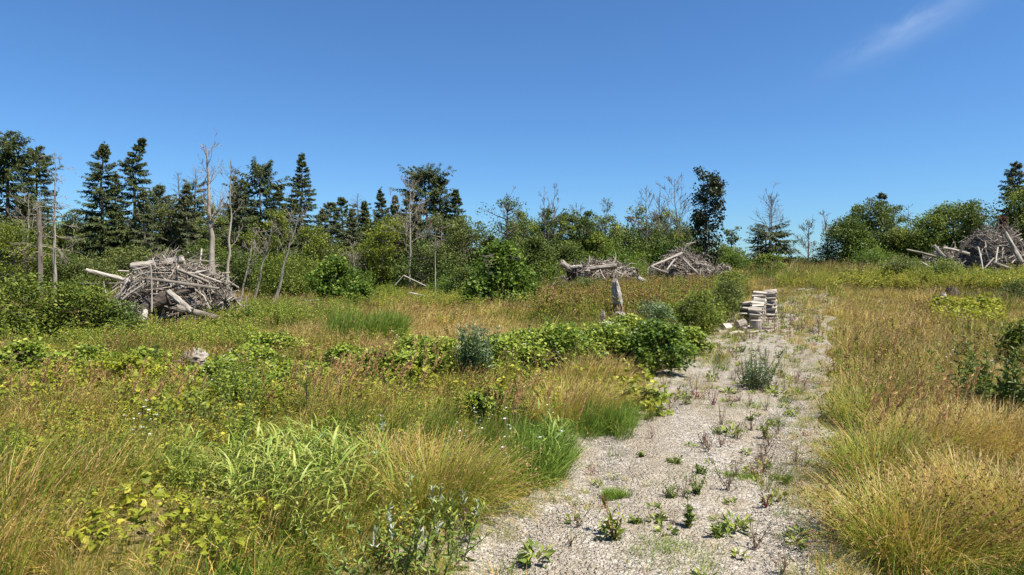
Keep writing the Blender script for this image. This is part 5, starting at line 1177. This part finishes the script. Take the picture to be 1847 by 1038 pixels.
def mini(seed, kind):
    rng = np.random.default_rng(seed); mb = MB()
    if kind == 'ros':
        n = 34; a = rng.uniform(0, 2 * PI, n); e_ = rng.uniform(.1, .9, n); c = np.stack([np.cos(a) * .03, np.sin(a) * .03, rng.uniform(0, .05, n)], -1)
        leaves(mb, rng, c, .055, .4, .7, axis=np.stack([np.cos(a), np.sin(a), e_], -1)); return mb.mesh('mini', ['leaf_weed'])
    if kind == 'red':
        n = 9; q = np.linspace(0, 1, 4)[None, :, None]; t = np.concatenate([rng.normal(0, .06, (n, 2)), rng.uniform(.06, .2, (n, 1))], 1); P = t[:, None] * q + rng.normal(0, .006, (n, 4, 3))
        tubes(mb, P, np.full((n, 4), .002), 3, m=1); leaves(mb, rng, P[rng.integers(0, n, 40), rng.integers(1, 4, 40)], .03, .4, .5, m=0); return mb.mesh('mini', ['leaf_weedred', 'stem_red'])
    if kind == 'dry':
        n = 12; q = np.linspace(0, 1, 4)[None, :, None]; t = np.concatenate([rng.normal(0, .07, (n, 2)), rng.uniform(.06, .22, (n, 1))], 1); P = t[:, None] * q + rng.normal(0, .008, (n, 4, 3))
        tubes(mb, P, np.full((n, 4), .002), 3, m=0); leaves(mb, rng, P[rng.integers(0, n, 24), rng.integers(1, 4, 24)], .025, .5, .5, m=0); return mb.mesh('mini', ['stem_brown'])
    return tuft(seed, 46, .06, .05, .16, .0025, .004, .6, .9, 3)
def path_weeds():
    rng = np.random.default_rng(621); x, y = on_path(rng, 22000, 4.2, 48); px, py = pix(x, y, hgt(x, y))
    p = .28 + .40 * snoise(x, y, 1.5, 9) + .55 * np.exp(-((px - (1290 + .18 * (1038 - py))) / 70) ** 2) + .2 * (py < 640) + .25 * np.exp(-((px - 1440) / 40) ** 2)
    k = rng.uniform(0, 1, len(x)) < np.clip(p, .05, 1); x, y, py = x[k], y[k], py[k]; n = len(x)
    s = rng.uniform(.5, 1.3, n) * np.where(rng.uniform(0, 1, n) < .12, 1.6, 1) * np.where(y > 22, 1.25, 1)
    pr = [mini(622, 'ros'), mini(623, 'red'), mini(624, 'dry'), mini(625, 'gr'), mini(626, 'ros'), mini(627, 'gr')]
    scatter('track_weeds', 'tiny green, red and dry weeds dotting the gravel track', 'weeds', pr, np.stack([x, y, hgt(x, y) + .02], -1), np.stack([np.zeros(n), np.zeros(n), rng.uniform(0, 6.28, n)], -1), s, rng.choice(6, n, p=[.26, .04, .22, .20, .14, .14]), rng.uniform(.1, .9, n))
path_weeds()
# ------------------------------------------------------------------ shrubs, brambles and single plants of the meadow
def bramble(px, py, rpx, h, label, seed, leaf='leaf_bramble', nclump=60, per=55, size=.085, dome='dome', fl=0, depthf=.8):
    g_ = G(px, py); r_ = rpx / FPX * g_[1]
    o = broadleaf(0, 0, 0, 0, label, seed, leaf, base=.25, shape=dome, nclump=nclump, per=per, size=size, stems=7, cat='bramble', name='bramble_thicket', group='bramble thickets in the meadow', bark='stem_brown',
                  aspect=.7, trunk_r=.02, sig=.16, rich=True, loc=g_, Hm=h * 1.42, Rmm=r_, depthf=depthf)
    if fl:
        rng = np.random.default_rng(seed + 5); mb = MB(); a = rng.uniform(0, 2 * PI, fl); t = rng.uniform(.3, 1, fl); w = np.sqrt(1 - t ** 2.2) * .95
        c = np.stack([w * r_ * np.cos(a), w * r_ * np.sin(a) * depthf, t * h * 1.5 + .03], -1)
        for k in range(6):
            leaves(mb, rng, c, .022, .7, .5, axis=np.tile([[math.cos(k), math.sin(k), .4]], (fl, 1)))
        f = ob('blossom', mb.mesh('blossom', 'petal'), o); f['kind'] = 'stuff'
bramble(690, 700, 75, .50, 'low yellow-green bramble at the left end of the long bramble bank', 701, fl=14)
bramble(800, 695, 85, .60, 'yellow-green bramble below the dark willow sapling', 702, fl=22)
bramble(905, 690, 80, .60, 'yellow-green bramble right of the willow sapling', 703, fl=14)
bramble(1010, 680, 85, .68, 'pale sunlit bramble in the middle of the bramble bank', 704, fl=30)
bramble(1095, 672, 70, .72, 'flowering bramble left of the dark green end of the bank', 705, fl=50)
bramble(1180, 680, 64, .78, 'taller dark green bramble at the track end of the bank', 706, 'leaf_maple', 70, 60, .085, fl=24)
bramble(1130, 640, 60, .7, 'bramble behind the flowering part of the bank', 707, fl=20)
bramble(1240, 645, 45, .55, 'green bramble edge hanging towards the track', 708, 'leaf_bramble')
bramble(1010, 635, 60, .45, 'low lime bramble behind the middle of the bank', 709)
bramble(215, 715, 85, .50, 'lime bramble patch left of the weathered grey stump', 710, 'leaf_lime', 46)
bramble(415, 720, 85, .48, 'broad flowering bramble in front of the weathered grey stump', 711, fl=46)
bramble(110, 740, 75, .40, 'low lime bramble patch near the left edge', 712, 'leaf_lime', 36, 40)
bramble(445, 690, 65, .52, 'green bramble right of the weathered grey stump', 713, fl=16)
bramble(262, 690, 55, .45, 'small bramble behind the lime patch on the left', 714)
bramble(35, 690, 75, .55, 'green bramble below the big bush at the left edge', 715)
bramble(1735, 590, 75, .38, 'lime bramble patch in the dry grass on the right', 716, 'leaf_lime', 44, 40, .1)
bramble(625, 690, 60, .5, 'yellow-green bramble joining the left end of the bank', 720, fl=10)
bramble(160, 690, 60, .5, 'yellow-green bramble behind the lime patches on the left', 721)
bramble(745, 665, 55, .5, 'bramble tucked behind the left part of the bank', 722, fl=8)
bramble(940, 650, 60, .5, 'bramble right behind the willow sapling', 723, fl=8)
bramble(490, 650, 55, .45, 'small bramble below the bright green grass patch', 724)
bramble(60, 850, 50, .25, 'low lime leaves of a bramble at the left foreground edge', 725, 'leaf_lime', 18, 26, .1)
bramble(540, 720, 60, .42, 'low bramble between the stump patch and the long bank', 717, fl=8)
bramble(1160, 745, 45, .28, 'low trailing bramble on the left edge of the track', 718, nclump=26, per=40)
bramble(880, 770, 45, .4, 'small bramble sprig in the brown grass before the bank', 719, nclump=22, per=36)

def shrub(px, base_py, top_py, rpx, label, seed, leaf, size, nclump=70, per=70, shape='dome', aspect=.6, stems=6, name='shrub', rich=True, d=None, sig=.2, base=.05, depthf=.9, bark='bark', cat='shrub'):
    g_ = G(px, base_py) if d is None else at(px, d); dd = g_[1]
    H = EYE - (top_py - HZ) / FPX * dd - g_[2]
    return broadleaf(0, 0, 0, 0, label, seed, leaf, base=base, shape=shape, nclump=nclump, per=per, size=size, stems=stems, cat=cat, name=name, group='shrubs in the meadow', bark=bark, aspect=aspect, rich=rich, loc=g_, Hm=H, Rmm=rpx / FPX * dd, sig=sig, depthf=depthf, trunk_r=.03)
shrub(40, 632, 504, 85, 'big leafy bush at the left edge below the snags', 731, 'leaf_mid', .095, 85, 80)
shrub(140, 632, 510, 78, 'big leafy bush left of the brush pile', 732, 'leaf_mid', .095, 80, 80)
shrub(210, 630, 545, 55, 'lower leafy bush touching the left foot of the brush pile', 733, 'leaf_dark', .08, 60, 80)
shrub(-60, 640, 505, 90, 'leafy bush half cut by the left edge', 734, 'leaf_mid', .09, 80, 70)
shrub(430, 598, 560, 45, 'green bush at the right foot of the left brush pile', 735, 'leaf_mid', .08, 45, 70)
shrub(1262, 606, 520, 42, 'green shrub between the tall stump and the woodpile', 737, 'leaf_mid', .075, 60, 70)
shrub(1312, 590, 505, 34, 'green shrub behind the woodpile', 738, 'leaf_olive', .075, 60, 70)
shrub(1180, 600, 545, 45, 'grey-green shrub right of the tall stump', 739, 'leaf_willow', .07, 45, 60)
shrub(1850, 665, 570, 40, 'bright green shrub cut by the right edge', 741, 'leaf_mid', .10, 34, 50, aspect=.45)
shrub(1838, 545, 505, 30, 'dark bush with white blossom near the right edge', 742, 'leaf_dark', .08, 34, 60)
shrub(1700, 515, 468, 45, 'green bush before the left end of the right brush pile', 743, 'leaf_mid', .10, 50, 70, d=39)
shrub(1762, 520, 486, 40, 'green bush at the foot of the domed brush pile', 744, 'leaf_mid', .10, 45, 60, d=38)
shrub(1625, 512, 465, 48, 'olive bush left of the right brush pile', 745, 'leaf_olive', .11, 55, 70, d=42)
shrub(1055, 540, 505, 40, 'dark bush before the middle log heap', 746, 'leaf_olive', .12, 45, 60, d=46)
shrub(1006, 540, 508, 30, 'dark reddish bush at the left foot of the middle log heap', 747, 'leaf_dark', .12, 35, 60, d=45)
shrub(1318, 530, 488, 34, 'green bush right of the small twig heap', 748, 'leaf_mid', .12, 45, 60, d=46)

def leafy_stems(px, py, h, rad, label, seed, leaf='leaf_weed', ns=9, nl=16, ls=.085, asp=.34, shoots=0, lean=.15):
    rng = np.random.default_rng(seed); g_ = G(px, py); root = thing('leafy_plant', label, 'plant', g_, 'upright leafy plants in the meadow')
    s = np.linspace(0, 1, 7); a = rng.uniform(0, 2 * PI, ns); q = rad * np.sqrt(rng.uniform(0, 1, ns)); hh = h * rng.uniform(.5, 1.0, ns); hh[0] = h
    b = np.stack([q * np.cos(a), q * np.sin(a)], -1); tp = b * 1.5 + rng.normal(0, lean * h, (ns, 2)) + [lean * h * .4, 0]
    P = np.concatenate([b[:, None] + (tp - b)[:, None] * (s ** 1.4)[None, :, None], (hh[:, None] * s)[..., None]], -1)
    m1 = MB(); tubes(m1, P, np.tile(np.linspace(.006, .002, 7), (ns, 1)), 5); ob('stems', m1.mesh('stems', 'stem', True), root)
    m2 = MB(); n = ns * nl; k = np.repeat(np.arange(ns), nl); t = np.tile(np.linspace(.15, 1, nl), ns) + rng.normal(0, .02, n); t = np.clip(t, .1, 1); f = t * 6; i = np.minimum(f.astype(int), 5); fr = (f - i)[:, None]
    pos = P[k, i] * (1 - fr) + P[k, i + 1] * fr; az = np.tile(np.arange(nl) * 2.4, ns) + np.repeat(rng.uniform(0, 6, ns), nl)
    leaves(m2, rng, pos, ls * (1.15 - .5 * t), asp, .3, axis=np.stack([np.cos(az), np.sin(az), .2 + .7 * t], -1), rich=True, tint=np.clip(.25 + .55 * t + rng.normal(0, .15, n), 0, 1))
    ob('leaves', m2.mesh('leaves', leaf), root)
    if shoots:
        m3 = MB(); k = rng.choice(ns, shoots, replace=False); n = shoots * 14; kk = np.repeat(k, 14)
        leaves(m3, rng, P[kk, -1] - np.array([0, 0, 1]) * rng.uniform(0, .14, n)[:, None], .05, .3, 0, axis=np.stack([rng.normal(0, .5, n), rng.normal(0, .5, n), np.ones(n)], -1), tint=np.full(n, .95)); ob('pale_shoots', m3.mesh('pale_shoots', 'shoot'), root)
M['shoot'] = leaf_mat('silvery_shoots', (0.30, 0.33, 0.24), (0.45, 0.47, 0.36), trans=.2)
leafy_stems(760, 1030, .62, .34, 'grey-green leafy plant with pale shoots at the bottom beside the track', 752, ns=16, nl=15, shoots=6)
leafy_stems(700, 1085, .55, .36, 'lower leafy green plant at the bottom edge', 753, ns=16, nl=14, ls=.075)
leafy_stems(805, 985, .5, .2, 'small pale-shooted plant at the corner of the track', 755, ns=8, nl=13, shoots=4)
leafy_stems(935, 752, .85, .2, 'upright broad-leaved sapling before the bramble bank', 749, ns=7, nl=14, ls=.12, asp=.4)
leafy_stems(440, 812, .9, .14, 'upright dark leafy plant in the left foreground', 750, ns=9, nl=24, ls=.075)
leafy_stems(340, 790, .75, .26, 'broad-leaved green plant left of the dark leafy plant', 751, ns=10, nl=16, ls=.10, asp=.42)
leafy_stems(640, 905, .75, .2, 'thin leafy plant with pale tip among the reed grass', 756, ns=6, nl=14, shoots=3, ls=.07)
leafy_stems(1500, 760, .6, .2, 'dark leafy weed at the right edge of the track', 757, ns=7, nl=18, ls=.055)
leafy_stems(855, 708, 1.28, .22, 'dark willow sapling with silvery leaves above the bramble bank', 736, 'leaf_willow', 34, 46, .14, .24, lean=.05)
leafy_stems(1790, 750, 1.15, .42, 'glossy dark leafy shrub in the grass on the right', 740, 'leaf_dark', 30, 26, .14, .42)
leafy_stems(1366, 708, .85, .26, 'tall loose grey-green weed bush in the middle of the track', 754, 'leaf_willow', 44, 40, .06, .3)
leafy_stems(1560, 700, .6, .2, 'pale leafy weed in the grass right of the track', 758, ns=6, nl=16, ls=.07)

def tussock(px, py, rad, h, label, seed, n=1500, dry=.4, wind=.7, W=(.0035, .0065), spread=.8, seedm=1, nseed=.35, droop=.9):
    """one clump of rushes: a thing of its own"""
    rng = np.random.default_rng(seed); g_ = G(px, py); root = thing('rush_tussock', label, 'tussock', g_, 'rush tussocks')
    a = rng.uniform(0, 2 * PI, n); q = rad * .45 * np.sqrt(rng.uniform(0, 1, n)); base = np.stack([q * np.cos(a), q * np.sin(a), np.full(n, -.02)], -1)
    vx = np.cos(a) * (.3 + q / rad * 2) + wind * rng.uniform(.3, 1, n) + rng.normal(0, .6, n); vy = np.sin(a) * (.3 + q / rad * 2) + rng.normal(0, .6, n)
    le = spread * (.15 + .75 * q / (rad * .45)) * rng.uniform(.4, 1.1, n); L = h * rng.uniform(.4, 1.25, n)
    mb = MB(); P = blades(mb, rng, base, L, rng.uniform(*W, n), np.arctan2(vy, vx), le, droop * rng.uniform(.2, 1.2, n), 5, tint=np.clip(rng.normal(dry - .04, .24, n), 0, 1))
    ob('stems', mb.mesh('stems', 'tussock'), root)
    ns = int(n * nseed); k = rng.choice(n, ns, replace=False); tip = P[k, -2]; td = nrm(P[k, -1] - P[k, -2]); m2 = MB()
    for _ in range(3): leaves(m2, rng, tip + td * rng.uniform(0, .09, ns)[:, None] + rng.normal(0, .008, (ns, 3)), .028, .45, 0, axis=td)
    o = ob('seed_heads', m2.mesh('seed_heads', ['seed', 'rushseed'][seedm - 1]), root); o['kind'] = 'stuff'
def tus_mat():
    m, t, out = new_mat('rush_stems'); f = math_(t, 'ADD', attr(t, 'tint'), math_(t, 'MULTIPLY', math_(t, 'SUBTRACT', attr(t, 'along'), .45), .25), True)
    leafy_shader(t, out, ramp(t, f, GR), .35, .45, .35); return m
M['tussock'] = tus_mat()
tussock(790, 925, 1.0, .72, 'large rush tussock leaning over the left edge of the track', 761, 3200, .45, 1.1, spread=1.15, nseed=.3)
tussock(700, 880, .9, .62, 'tawny rush tussock left of the one leaning over the track', 762, 1800, .62, .9, spread=1.0)
tussock(1030, 770, 1.0, .75, 'brown-topped rush tussock before the dark end of the bramble bank', 763, 2000, .60, .8)
tussock(1100, 750, .7, .55, 'smaller rush tussock nearest the track below the brambles', 764, 1300, .5, .7)
tussock(1650, 1010, .9, .66, 'big green rush tussock with brown seed heads at the lower right', 765, 2600, .52, .4, seedm=2, nseed=.5, spread=.95)
tussock(1780, 970, .95, .68, 'pale-tipped rush tussock right of the big green one', 766, 2200, .72, .5, seedm=1, nseed=.4)
tussock(1900, 1010, .95, .7, 'rush tussock cut by the lower right edge', 767, 1800, .6, .2, seedm=2)
tussock(1600, 880, .8, .7, 'rush tussock behind the big green one by the track', 768, 1700, .40, .4, seedm=2)
tussock(1680, 830, .9, .7, 'tawny rush tussock in the middle of the right bank', 769, 1700, .68, .6)
tussock(1800, 830, .9, .7, 'brown-green rush tussock below the glossy shrub', 770, 1700, .72, .6)
tussock(1565, 770, .8, .62, 'green rush tussock at the right edge of the track', 771, 1500, .42, .5, seedm=2)

# single weeds on the gravel
def weed(px, py, h, label, seed, kind):
    rng = np.random.default_rng(seed); g_ = G(px, py); g_[2] += .02; root = thing('track_weed', label, 'weed', g_, 'weeds growing on the gravel track')
    if kind == 'turf':
        n = 700; a = rng.uniform(0, 2 * PI, n); q = h * np.sqrt(rng.uniform(0, 1, n)); mb = MB()
        q *= 1 + .3 * np.sin(a * 3 + seed)
        blades(mb, rng, np.stack([q * np.cos(a) * 1.3, q * np.sin(a), np.zeros(n)], -1), rng.uniform(.05, .13, n), .004, rng.uniform(0, 6.28, n), rng.uniform(.1, .7, n), rng.uniform(.2, 1, n), 3, tint=np.clip(rng.normal(.18, .12, n), 0, 1))
        ob('blades', mb.mesh('blades', 'tussock'), root); return
    spec = {'dock': ('stem_red', 'leaf_yel', 5, 11, .10, .36, .5), 'bushy': ('stem', 'leaf_weed', 8, 26, .045, .45, .7), 'tall': ('stem', 'leaf_weed', 4, 44, .06, .35, .28), 'red': ('stem_red', 'leaf_weedred', 7, 16, .03, .4, .5),
            'ros': ('stem', 'leaf_weed', 10, 14, .05, .35, 1.1), 'twig': ('stem_brown', 'leaf_weed', 5, 3, .03, .4, .6), 'sprout': ('stem', 'leaf_yel', 7, 10, .07, .3, .5)}[kind]
    sm_, lm, ns, nl, ls, asp, spr = spec
    s = np.linspace(0, 1, 6); a = rng.uniform(0, 2 * PI, ns); hh = h * rng.uniform(.55, 1.0, ns); hh[0] = h; w = hh * spr * rng.uniform(.3, 1, ns)
    P = np.stack([np.cos(a)[:, None] * w[:, None] * s ** 1.2, np.sin(a)[:, None] * w[:, None] * s ** 1.2, hh[:, None] * s], -1) + np.cumsum(rng.normal(0, .012 * h / .4, (ns, 6, 3)), 1)
    P -= P[:, :1] * .9
    m1 = MB(); tubes(m1, P, np.tile(np.linspace(.0055, .002, 6), (ns, 1)), 5); ob('stem', m1.mesh('stem', sm_, True), root)
    m2 = MB(); n = ns * nl; k = np.repeat(np.arange(ns), nl); t = rng.uniform(.12, 1, n); f = t * 5; i = np.minimum(f.astype(int), 4); fr = (f - i)[:, None]
    pos = P[k, i] * (1 - fr) + P[k, i + 1] * fr; b = rng.uniform(0, 2 * PI, n)
    leaves(m2, rng, pos, ls * .72, asp, .4, axis=np.stack([np.cos(b), np.sin(b), rng.uniform(-.1, .8, n)], -1), rich=True); ob('leaves', m2.mesh('leaves', lm), root)
    if kind == 'dock':
        m3 = MB(); n = 90; t = rng.uniform(.75, 1, n); i = np.full(n, 4); c = P[0, 4] * (1 - (t[:, None] - .75) * 4) + P[0, 5] * (t[:, None] - .75) * 4 + rng.normal(0, .006, (n, 3)); leaves(m3, rng, c, .02, .6, 0); ob('seed_spike', m3.mesh('seed_spike', 'dockbrown'), root)
for px, py, h, lab, kind in [
    (1108, 990, .46, 'red-stemmed dock weed with yellow-green leaves at the front of the track', 'dock'), (1242, 968, .50, 'tall dark green weed near the front of the track', 'tall'),
    (1300, 985, .22, 'wide low green weed right of the tall dark weed', 'bushy'), (1262, 905, .32, 'bushy green weed behind the tall dark weed', 'bushy'), (1215, 915, .2, 'straggly low weed left of the bushy green one', 'ros'),
    (1221, 848, .15, 'round blue-green rosette weed in the middle of the track', 'ros'), (1266, 866, .17, 'yellow-green tufted weed right of the rosette', 'bushy'), (1272, 810, .26, 'small dark red weed spike on the track', 'red'),
    (1296, 792, .20, 'spreading green weed below the brown twigs', 'ros'), (1304, 775, .42, 'brown twiggy weed behind the spreading green one', 'twig'), (1384, 798, .34, 'yellow-green sprout on the right of the track', 'sprout'),
    (1356, 765, .13, 'small round green weed by the grass patch', 'ros'), (1348, 738, .34, 'bright green turf patch in the middle of the track', 'turf'), (1288, 738, .5, 'reddish upright weed left of the turf patch', 'red'),
    (1318, 740, .34, 'brown twiggy weed beside the reddish one', 'twig'), (1212, 845, .1, 'tiny green weed left of the rosette', 'ros'), (1160, 834, .12, 'flat green weed left of the middle of the track', 'ros'), (1228, 1032, .3, 'green turf patch at the bottom edge of the track', 'turf'),
    (1198, 1005, .2, 'small turf patch behind the bottom one', 'turf'), (1330, 872, .14, 'flat turf spot right of the yellow tufted weed', 'turf'), (1385, 925, .2, 'reddish dry weed on the right of the track', 'red'), (1110, 905, .10, 'little turf tuft left of the track centre', 'turf'),
    (1030, 1000, .2, 'dry twiggy weed at the left edge of the track front', 'twig'), (1225, 710, .28, 'brown twiggy weed below the dark end of the brambles', 'twig'), (1500, 905, .18, 'red-tinged weed at the right edge of the track', 'red'),
    (1150, 960, .13, 'small bushy weed right of the dock', 'bushy'), (1195, 955, .16, 'thin twiggy weed between dock and tall dark weed', 'sprout'), (1420, 880, .12, 'small green rosette on the right half of the track', 'ros'), (1405, 650, .4, 'straggling green weed on the upper track', 'bushy'), (1340, 640, .3, 'greenish weed clump below the chopping block', 'bushy')]:
    weed(px, py, h * (1 if kind == 'turf' else .72), lab, hash_(lab), kind)

def sapling(px, base_py, top_py, label, seed):
    rng = np.random.default_rng(seed); g_ = G(px, base_py); H = EYE - (top_py - HZ) / FPX * g_[1] - g_[2]; root = thing('fir_sapling', label, 'sapling', g_)
    m1 = MB(); s = np.linspace(0, 1, 6); tubes(m1, np.stack([rng.normal(0, .006, 6), rng.normal(0, .006, 6), s * H], -1), np.linspace(.014, .004, 6), 6); ob('stem', m1.mesh('stem', 'bark', True), root)
    m2 = MB(); nb = 30; t = rng.uniform(.15, 1, nb); a = rng.uniform(0, 6.28, nb); L = .42 * H * (1.1 - t) * rng.uniform(.7, 1.1, nb); n = nb * 60; k = np.repeat(np.arange(nb), 60); q = rng.uniform(0, 1, n)
    dx = np.stack([np.cos(a), np.sin(a), np.full(nb, .45)], -1); pos = np.stack([np.zeros(nb), np.zeros(nb), t * H], -1)[k] + dx[k] * (L[k] * q)[:, None]
    leaves(m2, rng, pos, .05, .09, .2, axis=nrm(dx[k] + .8 * rng.normal(size=(n, 3)))); ob('needles', m2.mesh('needles', 'leaf_mid'), root)
sapling(552, 775, 672, 'small green fir sapling standing in the brown grass', 781)
sapling(279, 700, 622, 'small feathery fir sapling left of the weathered grey stump', 782)
